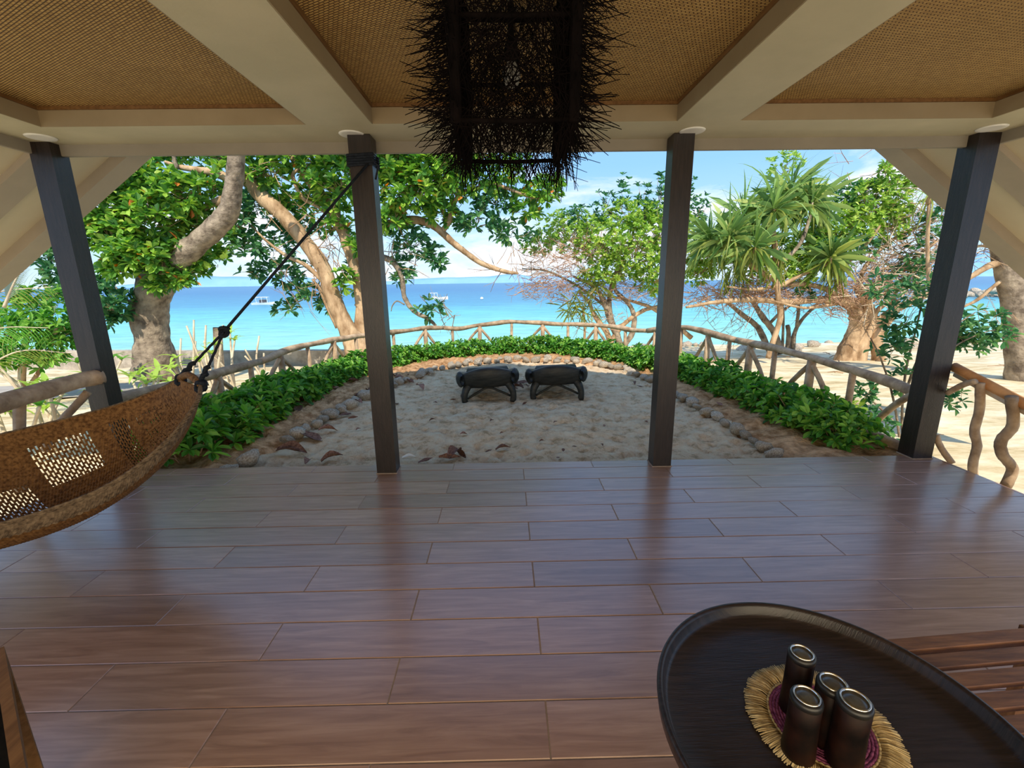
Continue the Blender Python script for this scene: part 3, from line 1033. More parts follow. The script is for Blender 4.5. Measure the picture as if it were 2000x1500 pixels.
crown(T, [(225, 590, 28, 34, 9.8, 34), (205, 620, 22, 20, 9.8, 20), (160, 545, 60, 30, 10.2, 50), (120, 560, 34, 26, 10.0, 30), (90, 500, 44, 30, 10.0, 30), (100, 470, 30, 24, 10.0, 24), (180, 590, 30, 40, 10.0, 40), (480, 480, 30, 26, 10.6, 26), (470, 420, 20, 40, 10.8, 26)],
      'leaf_dark', 6, .18, .10, name='shade_tone_foliage')  # darker leaf colour stands in for shade in the crown

# twin-trunked tree left of centre
T = tree_root(690, 670, 11.0, 'sea almond tree with two tan trunks crossing behind the left inner post')
limb(T, [(704, 690), (690, 662), (668, 622), (648, 575), (632, 525), (598, 475), (552, 420), (512, 385), (480, 348), (448, 318), (415, 290), (380, 250)], 11.0, [.36, .26, .20, .19, .18, .17, .17, .16, .15, .15, .14, .12], 'trunk', 'bark_tan', 14, .06)
limb(T, [(712, 690), (708, 650), (706, 600), (700, 545), (683, 490), (664, 440), (640, 398), (612, 362), (582, 318), (555, 280), (520, 230)], 11.2, [.34, .22, .15, .15, .14, .14, .13, .12, .11, .10, .08], 'trunk', 'bark_tan', 12, .06)
limb(T, [(582, 330), (572, 345), (590, 385), (618, 402), (640, 420)], 11.0, [.04, .045, .045, .04, .03], 'branch', 'bark_tan', 7)
limb(T, [(700, 600), (722, 560), (730, 500), (738, 452), (770, 436), (815, 430), (850, 443), (880, 470), (908, 492), (942, 515), (985, 530), (1012, 534)], 11.2, [.12, .12, .11, .11, .10, .10, .09, .08, .07, .06, .055, .03], 'branch', 'bark_tan', 9, .09)
limb(T, [(862, 455), (878, 430), (884, 402), (902, 378), (938, 366), (972, 362), (1040, 385), (1080, 380)], 11.2, [.07, .065, .06, .055, .05, .045, .035, .02], 'branch', 'bark_tan', 8)
limb(T, [(740, 500), (768, 512), (785, 545), (790, 580), (808, 607), (835, 622), (852, 636)], 11.2, [.07, .07, .06, .06, .055, .05, .03], 'branch', 'bark_grey', 8, .12)
limb(T, [(640, 560), (600, 520), (560, 500), (520, 470), (490, 440)], 11.0, [.06, .05, .04, .03, .02], 'branch', 'bark_tan', 7)
limb(T, [(790, 595), (775, 588), (766, 598), (764, 608)], 11.2, [.02, .018, .015, .01], 'branch', 'bark_grey', 5)
limb(T, [(660, 640), (640, 600), (625, 565), (610, 545)], 11.1, [.06, .05, .04, .03], 'branch', 'bark_tan', 7)
twig_mass(T, [(560, 380, 30, 80, 11, 26), (620, 470, 40, 70, 11, 40), (640, 520, 30, 60, 11, 26), (590, 560, 40, 50, 11, 26), (780, 480, 40, 60, 11.3, 30), (1010, 520, 60, 30, 11.2, 24), (870, 610, 30, 22, 11.2, 14)], 'twig', .008, (.3, .8), 'hanging_twigs', 1.4)
crown(T, [(510, 330, 40, 30, 11.0, 50), (610, 315, 70, 24, 11.2, 60), (660, 350, 50, 40, 10.8, 70), (620, 380, 40, 40, 11.2, 50), (560, 400, 34, 28, 11.6, 34), (660, 430, 30, 40, 11.2, 30),
          (760, 330, 50, 40, 10.8, 90), (810, 370, 60, 40, 10.8, 100), (770, 420, 40, 30, 10.8, 50), (850, 330, 50, 36, 10.8, 70), (890, 360, 40, 30, 11.0, 40), (860, 410, 36, 26, 11.2, 40),
          (960, 350, 60, 34, 11.4, 50), (1060, 370, 40, 24, 11.4, 34), (1030, 400, 34, 26, 11.4, 30), (690, 300, 120, 24, 11.0, 90), (900, 300, 140, 24, 11.2, 100), (720, 250, 280, 30, 11.2, 170),
          (672, 545, 20, 18, 10.8, 12), (690, 480, 16, 14, 10.8, 12)],
      'leaf_almond', 7, .20, .105, dens=1.1)
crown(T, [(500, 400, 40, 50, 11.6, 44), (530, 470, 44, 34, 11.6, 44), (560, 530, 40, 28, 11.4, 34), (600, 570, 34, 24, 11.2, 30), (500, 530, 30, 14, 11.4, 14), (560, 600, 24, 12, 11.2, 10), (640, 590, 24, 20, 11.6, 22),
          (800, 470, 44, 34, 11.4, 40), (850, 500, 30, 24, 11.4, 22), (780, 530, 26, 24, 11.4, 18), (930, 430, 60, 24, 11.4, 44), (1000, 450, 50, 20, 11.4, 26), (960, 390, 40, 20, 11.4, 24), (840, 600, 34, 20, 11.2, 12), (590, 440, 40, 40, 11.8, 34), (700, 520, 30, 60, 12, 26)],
      'leaf_dark', 6, .19, .10, name='shade_tone_foliage')  # shaded part of the crown, done with a darker leaf colour

# low spreading shrub tree right of centre
T = tree_root(1190, 670, 12.5, 'spreading lime-green beach tree behind the middle of the curved railing', 'beach_tree')
for i, (P_, r_) in enumerate((([(1215, 690), (1205, 655), (1190, 620), (1180, 590), (1160, 560), (1120, 540)], [.12, .10, .09, .08, .05, .03]),
                              ([(1200, 690), (1185, 650), (1160, 615), (1150, 590), (1130, 570)], [.09, .08, .06, .05, .03]),
                              ([(1215, 680), (1235, 650), (1238, 615), (1225, 590), (1200, 560), (1220, 500)], [.09, .08, .07, .06, .05, .03]),
                              ([(1180, 690), (1212, 640), (1250, 610), (1280, 600), (1330, 590)], [.09, .07, .06, .05, .04]),
                              ([(1205, 660), (1190, 600), (1200, 540), (1230, 480), (1240, 430)], [.08, .07, .06, .04, .02]),
                              ([(1350, 660), (1310, 625), (1270, 600), (1240, 590), (1200, 580)], [.07, .06, .05, .04, .03]),
                              ([(1185, 600), (1130, 560), (1070, 530), (1020, 525)], [.04, .035, .03, .015]))):
    limb(T, P_, 12.5, r_, 'trunk' if i < 3 else 'branch', 'bark_tan' if i % 2 else 'bark_grey', 8)
twig_mass(T, [(1080, 520, 60, 44, 12.0, 230), (1060, 560, 60, 24, 12.2, 110), (1160, 570, 90, 26, 12.4, 200), (1130, 490, 50, 30, 12.0, 90), (1250, 570, 60, 24, 12.4, 110), (1160, 620, 70, 26, 12.5, 60)], 'dead_twig', .007, (.2, .5))
crown(T, [(1110, 450, 60, 40, 12.6, 120), (1170, 470, 60, 50, 12.2, 200), (1240, 480, 60, 56, 12.2, 240), (1280, 540, 40, 36, 12.2, 120), (1190, 530, 60, 26, 12.2, 90), (1230, 420, 60, 30, 12.6, 120),
          (1290, 450, 30, 60, 12.4, 110), (1340, 480, 24, 60, 12.4, 110), (1145, 540, 36, 14, 12.0, 24), (1050, 480, 36, 16, 12.6, 30), (1370, 520, 30, 40, 12.4, 90)],
      'leaf_lime', 7, .12, .065, dens=1.1)
crown(T, [(1180, 400, 26, 26, 12.8, 24), (1215, 385, 14, 44, 12.8, 22), (1255, 380, 12, 40, 12.8, 22), (1290, 375, 10, 40, 12.8, 20), (1270, 410, 40, 20, 12.8, 36), (1130, 420, 40, 20, 12.8, 34), (1345, 385, 10, 40, 12.8, 20), (1050, 460, 30, 14, 12.8, 16), (1150, 440, 50, 16, 12.8, 40), (1360, 410, 24, 34, 12.8, 34)],
      'leaf_dark', 7, .13, .06, name='top_shoots', updir=1.2)

# gnarled right tree
T = tree_root(1660, 700, 11.5, 'gnarled tan tree with tangled bare branches right of the inner post', 'gnarled_tree')
limb(T, [(1650, 740), (1652, 700), (1668, 660), (1678, 630), (1668, 600), (1640, 580)], 11.5, [.34, .26, .22, .22, .18, .12], 'trunk', 'bark_tan', 14, .12)
limb(T, [(1680, 740), (1676, 700), (1690, 650), (1700, 620), (1690, 590), (1672, 560)], 11.4, [.26, .20, .16, .14, .12, .08], 'trunk', 'bark_tan', 12, .12)
limb(T, [(1712, 745), (1716, 700), (1712, 660), (1730, 630), (1750, 600), (1740, 585)], 11.3, [.22, .15, .14, .12, .10, .08], 'trunk', 'bark_tan', 10, .12)
for P_, r_ in (([(1700, 640), (1740, 610), (1790, 585), (1850, 560), (1880, 540)], [.12, .10, .08, .06, .05]), ([(1690, 620), (1700, 580), (1730, 545), (1780, 510), (1830, 470)], [.09, .08, .07, .05, .03]),
               ([(1660, 590), (1600, 585), (1540, 590), (1470, 585), (1400, 590), (1340, 600)], [.12, .09, .08, .07, .05, .03]), ([(1670, 600), (1640, 560), (1650, 520), (1690, 480), (1720, 440)], [.09, .07, .06, .04, .02]),
               ([(1690, 640), (1720, 600), (1745, 590), (1752, 600), (1744, 625)], [.07, .06, .06, .05, .04]), ([(1640, 580), (1600, 560), (1540, 555), (1480, 565), (1420, 560)], [.07, .06, .05, .04, .02]),
               ([(1700, 560), (1760, 530), (1820, 510), (1850, 500)], [.06, .05, .04, .02]), ([(1680, 560), (1690, 520), (1740, 470), (1800, 440), (1840, 420)], [.05, .045, .04, .03, .015]),
               ([(1690, 590), (1760, 560), (1830, 545)], [.05, .04, .02]), ([(1650, 590), (1590, 600), (1560, 600), (1500, 585)], [.05, .04, .03, .02])):
    limb(T, P_, 11.4, r_, 'branch', 'bark_tan', 7, dy=-.6)
twig_mass(T, [(1790, 500, 70, 70, 11.0, 170), (1740, 560, 80, 40, 11.2, 130), (1680, 540, 60, 50, 11.2, 120), (1560, 575, 110, 14, 11.4, 200), (1420, 580, 90, 20, 11.6, 200), (1480, 560, 60, 20, 11.4, 100), (1830, 450, 40, 60, 10.8, 70), (1770, 400, 50, 60, 11.2, 70), (1700, 330, 60, 30, 11.2, 12), (1640, 600, 50, 18, 11.4, 60)], 'dead_twig', .0075, (.25, .75))
crown(T, [(1640, 450, 70, 44, 11.4, 240), (1700, 400, 60, 46, 11.4, 220), (1590, 490, 60, 40, 11.4, 190), (1740, 430, 34, 40, 11.2, 90), (1560, 530, 50, 30, 11.4, 100), (1520, 490, 40, 30, 11.8, 80), (1480, 520, 50, 34, 11.8, 100), (1750, 350, 34, 40, 11.2, 60), (1790, 330, 20, 30, 11.0, 30), (1730, 320, 20, 26, 11.0, 20), (1545, 400, 20, 100, 12.2, 40), (1530, 320, 30, 34, 12.0, 34), (1400, 500, 60, 40, 12.2, 110)],
      'leaf_lime', 6, .13, .07, dens=1.0)
crown(T, [(1680, 380, 50, 26, 11.6, 60), (1650, 480, 80, 30, 11.2, 70), (1800, 490, 40, 50, 10.6, 34), (1820, 420, 24, 40, 10.6, 26), (1780, 540, 40, 40, 10.8, 26), (1570, 575, 16, 10, 11.2, 12)], 'leaf_dark', 6, .14, .08, name='shade_tone_foliage')  # shade among the leaves comes from the darker leaf material

# bare bent stems under the right canopy
twig_mass(T, [(1780, 480, 80, 70, 11.2, 110), (1740, 560, 90, 40, 11.0, 90)], 'stem_pale', .014, (.4, 1.1), 'pale_branches', .8)
T = tree_root(1500, 690, 13.0, 'cluster of bare grey leaning stems under the right-hand canopy', 'bare_shrub')
for P_, r_ in (([(1505, 690), (1480, 640), (1450, 615), (1420, 590), (1405, 580)], [.09, .08, .07, .05, .03]), ([(1525, 690), (1512, 650), (1490, 620), (1470, 590), (1450, 570)], [.11, .09, .08, .06, .04]),
               ([(1548, 690), (1552, 650), (1570, 620), (1600, 590), (1615, 575)], [.07, .06, .05, .04, .03]), ([(1556, 640), (1560, 600), (1558, 570)], [.05, .045, .03]),
               ([(1538, 690), (1540, 650), (1538, 635)], [.07, .06, .06]), ([(1528, 690), (1530, 620), (1528, 580)], [.04, .035, .02]), ([(1505, 630), (1530, 605), (1560, 590)], [.05, .04, .02])):
    limb(T, P_, 13.0, r_, 'stem', 'bark_grey', 7)
twig_mass(T, [(1440, 630, 70, 30, 12.8, 60), (1560, 600, 50, 20, 12.8, 40)], 'twig', .006, (.2, .6), 'bare_twigs', 1.0)

# far right trunk
T = tree_root(1975, 720, 8.0, 'thick grey-brown tree trunk at the far right edge', 'tree')
limb(T, [(1995, 770), (1990, 700), (1985, 640), (1978, 580), (1968, 520), (1955, 470), (1950, 430), (1940, 380)], 8.0, [.24, .19, .18, .18, .18, .16, .13, .10], 'trunk', 'bark_grey', 14, .05)
limb(T, [(1962, 510), (1935, 518), (1905, 535), (1875, 555), (1850, 575)], 8.0, [.06, .06, .05, .045, .04], 'branch', 'bark_tan', 8)
limb(T, [(1968, 540), (1940, 560), (1910, 585), (1880, 600)], 8.0, [.035, .03, .03, .02], 'branch', 'bark_tan', 7)
limb(T, [(1955, 490), (1920, 480), (1880, 488), (1850, 490)], 8.0, [.03, .025, .02, .015], 'branch', 'bark_tan', 6)
twig_mass(T, [(1900, 480, 60, 50, 8.2, 40), (1960, 430, 50, 30, 8, 30), (1930, 600, 40, 20, 8, 10)], 'twig', .006, (.2, .6), 'bare_twigs', 1)
crown(T, [(1960, 440, 40, 24, 7.6, 16), (1920, 450, 30, 20, 7.8, 12)], 'leaf_dark', 5, .12, .06)


# ---------------------------------------------------------------- shared leaf meshes for single leaves
def strap_mesh(name, mat, L, W, curve, seg=6, fold=.25):
    """a narrow arching leaf along +X that bends down towards its tip"""
    mb = MB()
    vs, fs = [], []
    x = z = 0
    ang = .5
    for i in range(seg + 1):
        t = i / seg
        w = W * (0.65 + .6 * t if t < .4 else (1 - t) ** .75 * 1.2 + .0)
        vs += [(x, -w, z + w * fold), (x, 0, z), (x, w, z + w * fold)]
        ang -= curve / seg
        x += math.cos(ang) * L / seg; z += math.sin(ang) * L / seg
    for i in range(seg):
        a = i * 3
        fs += [(a, a + 1, a + 4, a + 3), (a + 1, a + 2, a + 5, a + 4)]
    mb.add(vs, fs)
    return mb.mesh(name, mat, True)


def orient(d, roll=0.0):
    d = Vector(d).normalized()
    up = Vector((0, 0, 1))
    y = up.cross(d)
    y = y.normalized() if y.length > 1e-3 else Vector((0, 1, 0))
    z = d.cross(y)
    M = Matrix(((d.x, y.x, z.x), (d.y, y.y, z.y), (d.z, y.z, z.z)))
    return (M @ Matrix.Rotation(roll, 3, 'X'))


def put(me, name, parent, p, d, s=1.0, roll=0.0):
    o = bpy.data.objects.new(name, me)
    COL.objects.link(o)
    M = orient(d, roll).to_4x4()
    o.matrix_world = Matrix.Translation(Vector(p)) @ M @ Matrix.Scale(s, 4)
    if parent is not None:
        o.parent = parent
        o.matrix_parent_inverse = Matrix.Translation(-parent.location) if parent.parent is None else Matrix()
    return o


# pandanus (screw pine) with arching strap-leaf heads
strapA = [strap_mesh('leaf', 'leaf_strap', 1.0, .023, c, 7) for c in (0.8, 1.6, 2.4)]
strapD = [strap_mesh('leaf', 'leaf_olive', 1.0, .022, c, 7) for c in (2.0, 2.6, 3.1)]
T = tree_root(1520, 690, 11.0, 'screw pine with several heads of long arching strap leaves right of the inner post', 'screw_pine')
limb(T, [(1500, 700), (1512, 660), (1524, 620), (1520, 580), (1516, 540), (1515, 500), (1510, 450)], 11.0, [.07, .065, .065, .065, .07, .07, .06], 'trunk', 'bark_tan', 10)
limb(T, [(1516, 550), (1470, 520), (1440, 500), (1425, 470)], 11.0, [.06, .055, .05, .05], 'branch', 'bark_tan', 8)
limb(T, [(1518, 520), (1560, 480), (1580, 430), (1585, 395)], 11.0, [.05, .045, .04, .04], 'branch', 'bark_grey', 8)
limb(T, [(1520, 560), (1580, 530), (1625, 510), (1622, 490)], 11.0, [.05, .045, .04, .04], 'branch', 'bark_tan', 8)
heads = [(1425, 465, 10.9, 44, 1.35), (1450, 425, 11.3, 30, 1.25), (1512, 410, 10.9, 46, 1.6), (1545, 375, 11.3, 28, 1.2), (1585, 400, 11.1, 36, 1.1), (1388, 470, 11.3, 26, 1.2), (1475, 485, 10.6, 30, 1.3), (1622, 505, 10.8, 28, .95), (1815, 385, 8.4, 30, .8)]
for (px, py, Y, n, L) in heads:
    c = at(px, py, Y)
    mb = MB(); mb.tube([c - Vector((0, 0, .12)), c, c + Vector((0, 0, .04))], [.035, .045, .02], 8, .1)
    if px == 1815:
        T2 = empty('screw_pine', (c.x, c.y, zground(c.x, c.y)), 'small screw pine head beside the far right post', 'tree')
        limb(T2, [(1815, 720), (1818, 600), (1812, 500), (1815, 390)], Y, [.04, .035, .03, .03], 'trunk', 'bark_tan', 7)
        par = T2
    else:
        par = T
    h = mb.build('leaf_head', 'bark_tan', par, True)
    for i in range(n):
        a = i * 2.399
        e = 1.25 - 1.9 * (i / n)
        d = Vector((math.cos(a) * math.cos(e), math.sin(a) * math.cos(e) * .8, math.sin(e)))
        low = i > n * .62
        put(random.choice(strapD if low else strapA), 'leaf', h, c, d, L * random.uniform(.7, 1.1), random.uniform(-.2, .2))
# denser short inner leaves of the heads, and hanging dry leaves under them
mb = MB()
B, D = [], []
for (px, py, Y, n, L) in heads[:-1]:
    c = at(px, py, Y)
    for i in range(80):
        a = random.uniform(0, 6.28); e = random.uniform(-.9, 1.2)
        d = Vector((math.cos(a) * math.cos(e), math.sin(a) * math.cos(e), math.sin(e)))
        B.append(tuple(c + d * .05)); D.append(tuple(d))
leaf_cloud(mb, B, D, RNG.uniform(.45, .95, len(B)), RNG.uniform(.020, .034, len(B)), .32)
tag(mb.build('inner_leaves', 'leaf_strap', T), kind='stuff')
mb = MB()
B, D = [], []
for (px, py, rx, ry, n) in ((1430, 540, 34, 34, 34), (1515, 520, 20, 40, 26), (1625, 540, 18, 30, 26)):
    c, pts = blob_points(px, py, rx, ry, 10.9, n, .5)
    for p in pts:
        B.append(tuple(p + Vector((0, 0, .25)))); D.append((random.uniform(-.45, .45), random.uniform(-.3, .3), -1))
leaf_cloud(mb, B, D, RNG.uniform(.4, .75, len(B)), RNG.uniform(.022, .04, len(B)), .1)
tag(mb.build('hanging_leaves', 'leaf_olive', T), kind='stuff')
mb = MB(); B, D = [], []
for (px, py, rx, ry, n) in ((1130, 600, 34, 20, 60), (1160, 560, 30, 22, 60)):
    c, pts = blob_points(px, py, rx, ry, 12, n, .5)
    for p in pts:
        B.append(tuple(p)); D.append((random.uniform(-.7, .7), random.uniform(-.5, .2), random.uniform(-.8, .5)))
T3 = empty('screw_pine', (at(1140, 640, 12).x, 12, -.7), 'small olive screw pine under the lime-green beach tree', 'shrub')
leaf_cloud(mb, B, D, RNG.uniform(.3, .6, len(B)), RNG.uniform(.02, .035, len(B)), .15)
tag(mb.build('foliage', 'leaf_olive', T3), kind='stuff')
limb(T3, [(1140, 690), (1142, 640), (1138, 600)], 12, .035, 'stem', 'bark_tan', 6)

# leafy shrub around the far right post
T = tree_root(1760, 880, 4.6, 'thin dark-leaved shrub growing up beside the far right post', 'leafy_shrub')
for P_ in ([(1765, 890), (1762, 800), (1770, 720), (1790, 640), (1805, 570), (1818, 520)], [(1762, 890), (1745, 780), (1720, 700), (1700, 660)], [(1770, 890), (1790, 800), (1800, 740), (1860, 680), (1920, 650), (1975, 640)], [(1770, 760), (1800, 690), (1860, 640), (1905, 610)], [(1752, 830), (1700, 780), (1660, 760)]):
    limb(T, P_, 4.9, [.014, .012, .009, .005], 'stem', 'bark_grey', 6)
crown(T, [(1770, 610, 40, 46, 4.9, 26), (1740, 680, 40, 40, 4.9, 24), (1770, 740, 30, 30, 4.9, 14), (1710, 830, 34, 40, 4.7, 26), (1750, 880, 40, 26, 4.6, 18), (1870, 640, 30, 30, 5.0, 22), (1920, 630, 34, 34, 5.0, 30), (1890, 670, 50, 20, 5.0, 26), (1960, 655, 30, 14, 5.0, 12), (1790, 560, 30, 30, 5.0, 14), (1720, 560, 26, 34, 5.4, 14), (1870, 780, 20, 20, 4.9, 8), (1690, 760, 24, 24, 4.8, 12)],
      'leaf_dark', 5, .10, .05, twig_r=.004, dens=1.0, depth=.8)
crown(T, [(1660, 790, 26, 14, 4.8, 7)], 'leaf_lime', 6, .10, .05, twig_r=.003, name='lit_tone_foliage')  # sunlit leaves, their brightness put into the paler leaf colour

# ---------------------------------------------------------------- hedge
hedge_meshes = []
for s in range(5):
    mb = MB(); tips, axes = [], []
    for i in range(66):
        a = random.uniform(0, 6.28); r = .32 * math.sqrt(random.random())
        z = random.uniform(.06, .40) * (1 - (r / .42) ** 2 * .5)
        tips.append(Vector((r * math.cos(a), r * math.sin(a), z)))
        axes.append(Vector((math.cos(a) * r * 2.2, math.sin(a) * r * 2.2, .6)))
    rosettes(mb, tips, axes, 7, .105, .048, 1.0, .25)
    st = MB()
    for t in tips[::4]:
        st.tube([(t.x * .2, t.y * .2, -.06), tuple(t * .6), tuple(t)], [.006, .005, .003], 4, 0, False)
    hedge_meshes.append((mb.mesh('foliage', 'leaf_hedge'), st.mesh('stems', 'twig')))
hl = catmull([(-3.02, 3.95, 0), (-3.0, 4.6, 0), (-3.0, 5.6, 0), (-2.9, 6.6, 0), (-2.72, 7.6, 0), (-2.3, 8.5, 0), (-1.5, 9.3, 0), (-.6, 9.75, 0), (.3, 9.85, 0), (1.2, 9.7, 0), (2.0, 9.0, 0), (2.55, 8.1, 0), (2.9, 7.1, 0), (3.1, 6.1, 0), (3.2, 5.2, 0), (3.22, 4.4, 0), (3.2, 3.95, 0)], 10)
acc, d = [], 0
for a, b in zip(hl[:-1], hl[1:]):
    L = (b - a).length
    while d < L:
        acc.append(a + (b - a) * d / L); d += .30
    d -= L
for i, p in enumerate(acc):
    where = 'near the porch edge' if p.y < 5.2 else ('midway along' if p.y < 7 else 'towards the far curve')
    if p.y > 8.6:
        w2 = 'left third' if p.x < -.9 else ('middle, behind the loungers' if p.x < 1.1 else 'bright right third')
        lab, g = 'bushy green plant of the curved far hedge, ' + w2, 'plants of the curved far hedge, ' + w2
        sc = .95
    elif p.x < 0:
        lab, g, sc = 'dark green leafy plant in the left hedge, ' + where, 'plants of the left hedge, ' + where, 1.18 if p.y < 6 else 1.0
    else:
        lab, g, sc = 'dark green leafy plant in the right hedge, ' + where, 'plants of the right hedge, ' + where, 1.0
    e = empty('hedge_plant', (p.x + random.uniform(-.06, .06), p.y + random.uniform(-.06, .06), -.10), lab, 'plant', g)
    fm, sm = hedge_meshes[i % 5]
    rz = random.uniform(0, 6.28)
    sz = sc * random.uniform(.85, 1.12)
    for nm, me in (('foliage', fm), ('stems', sm)):
        o = bpy.data.objects.new(nm, me); COL.objects.link(o); o.parent = e
        o.rotation_euler = (0, 0, rz); o.scale = (sz, sz, sz)
        o['kind'] = 'stuff'

# ---------------------------------------------------------------- left garden: frangipani, palms, stump
broad = [strap_mesh('leaf', 'leaf_lime', .30, .038, c, 5, .3) for c in (.8, 1.5)]
broadD = [strap_mesh('leaf', 'leaf_hedge', .30, .038, c, 5, .3) for c in (.8, 1.5)]


def frangipani(px, py, Y, h, stems, label, leafy=True, lm=broad):
    base = at(px, py, Y); base.z = zground(base.x, base.y)
    e = empty('frangipani', base, label, 'shrub', 'pale-stemmed plants behind the left railing')
    for i in range(stems):
        a = random.uniform(0, 6.28)
        tip = base + Vector((math.cos(a) * .38 * random.uniform(.4, 1), math.sin(a) * .3, h * random.uniform(.65, 1.05)))
        mid = base + (tip - base) * .5 + Vector((random.uniform(-.1, .1), random.uniform(-.1, .1), 0))
        mb = MB(); mb.tube(catmull([base, mid, tip], 4), [.026, .024, .022, .021, .02, .019, .018, .017, .016], 6, .08)
        mb.build('stem', 'stem_pale', e, True)
        if leafy:
            for k in range(5):
                an = k * 1.26 + a
                put(random.choice(lm), 'leaf', e, tip, (math.cos(an), math.sin(an), random.uniform(.1, .8)), random.uniform(.7, 1.15))
    return e


for (px, py, Y, h, n, lf, lab) in ((30, 900, 4.6, .75, 4, True, 'pale-stemmed plant with narrow leaves at the left edge below the rail'), (100, 870, 5.0, .8, 4, True, 'pale-stemmed leafy plant below the left side rail'),
                                   (165, 850, 5.3, .8, 3, True, 'pale-stemmed leafy plant just left of the far left post'), (262, 815, 5.6, .85, 4, True, 'bright leafy plant just right of the far left post'),
                                   (318, 790, 6.4, .8, 4, True, 'bright leafy plant at the foot of the big grey trunk'), (372, 770, 7.2, .85, 4, True, 'pale leafy plant behind the hammock head'),
                                   (415, 745, 8.3, 1.25, 4, False, 'bare forked plant with tall dry stems behind the hammock rope knot'), (455, 740, 8.6, 1.1, 4, True, 'forked plant with few leaves right of the wooden stump'),
                                   (370, 740, 8.8, 1.35, 3, False, 'tall bare plant leaning left between the big trunk and the stump'), (512, 730, 9.2, 1.0, 4, False, 'bare twiggy plant in front of the sea wall'), (205, 760, 8.0, .9, 3, True, 'dark leafy plant beside the sea wall near the far left post'),
                                   (60, 800, 7.4, 1.0, 4, True, 'leafy plant under the palm fronds at the left edge')):
    frangipani(px, py, Y, h, n, lab, lf, broadD if px in (205, 30) else broad)
e = empty('wooden_stump', at(427, 730, 10.5), 'grey broken wooden post standing behind the hammock rope', 'stump')
mb = MB(); mb.tube([at(430, 740, 10.5), at(428, 690, 10.5), at(425, 640, 10.5)], [.11, .10, .10], 9, .12); mb.build('shaft', 'bark_grey', e)


def frond(base, tip, sag, label, mat, n=24, leafL=.5, curl=.25, width=.016):
    e = empty('palm_frond', base, label, 'palm frond')
    P = catmull([base, (base + tip) / 2 + Vector((0, 0, sag)), tip], 10)
    mb = MB(); mb.tube(P, interp(.018, .004, len(P)), 6); mb.build('midrib', 'stem_pale', e, True)
    lm = strap_mesh('leaflet', mat, leafL, width, curl, 4)
    for i in range(n):
        t = .15 + .84 * i / n
        k = min(len(P) - 2, int(t * (len(P) - 1)))
        p = P[k] + (P[k + 1] - P[k]) * (t * (len(P) - 1) - k)
        d = (P[k + 1] - P[k]).normalized()
        s = d.cross(Vector((0, -1, .25))).normalized()
        for sg in (-1, 1):
            put(lm, 'leaflet', e, p, d * .75 + s * sg + Vector((0, 0, -.05)), math.sin(PI * (.25 + .65 * t)) * random.uniform(.92, 1.05))


frond(at(8, 600, 5.2), at(52, 508, 5.2), .02, 'pale grey-green palm frond standing upright at the left edge', 'leaf_palm', 18, .26, .15, .012)
frond(at(-120, 620, 6.2), at(105, 560, 6.6), .12, 'dark palm frond arching in from the left edge', 'leaf_olive', 20, .5, .8)
frond(at(-110, 700, 6.0), at(95, 640, 6.4), .18, 'drooping green palm frond at the left edge above the garden', 'leaf_hedge', 22, .5, .9)
frond(at(-60, 740, 6.6), at(140, 690, 7.0), .22, 'low olive palm frond over the concrete path', 'leaf_olive', 20, .45, .8)
T = tree_root(40, 760, 7.6, 'dense dark leafy bush behind the palm fronds at the left', 'bush')
crown(T, [(40, 640, 60, 40, 7.8, 60), (100, 640, 46, 40, 8.0, 50), (60, 590, 60, 30, 8.2, 44), (140, 650, 30, 26, 8.2, 22), (20, 690, 50, 30, 7.6, 40), (90, 700, 34, 20, 7.8, 20)], 'leaf_hedge', 6, .16, .07)
limb(T, [(40, 790), (45, 700), (60, 620)], 7.8, [.06, .05, .03], 'trunk', 'bark_tan', 7)
limb(T, [(42, 780), (90, 700), (110, 640)], 7.9, [.04, .03, .02], 'branch', 'bark_tan', 7)

# breakwater rocks and stones on the right shore
def scatter_rocks(lst, label, group, name='rock', mat=None):
    for (p, r) in lst:
        o = stone(p, r, label, group, name)


rk = [(at(x, y, Y) , r) for x, y, Y, r in [(random.uniform(1872, 2015), random.uniform(562, 576), random.uniform(52, 58), random.uniform(.35, .75)) for _ in range(46)]]
rk = [((p.x, p.y, max(-1.35, p.z - .2)), r) for p, r in rk]
scatter_rocks(rk, 'grey rock of the breakwater far out beside the right trunk', 'breakwater rocks', 'rock')
rk = []
for _ in range(46):
    x = random.uniform(3.2, 17); y = random.uniform(15.0, 18.4)
    rk.append(((x, y, zground(x, y) + .02), random.uniform(.12, .30)))
scatter_rocks(rk, 'pale rock lying along the water line beyond the railing', 'rocks along the right shore', 'rock')

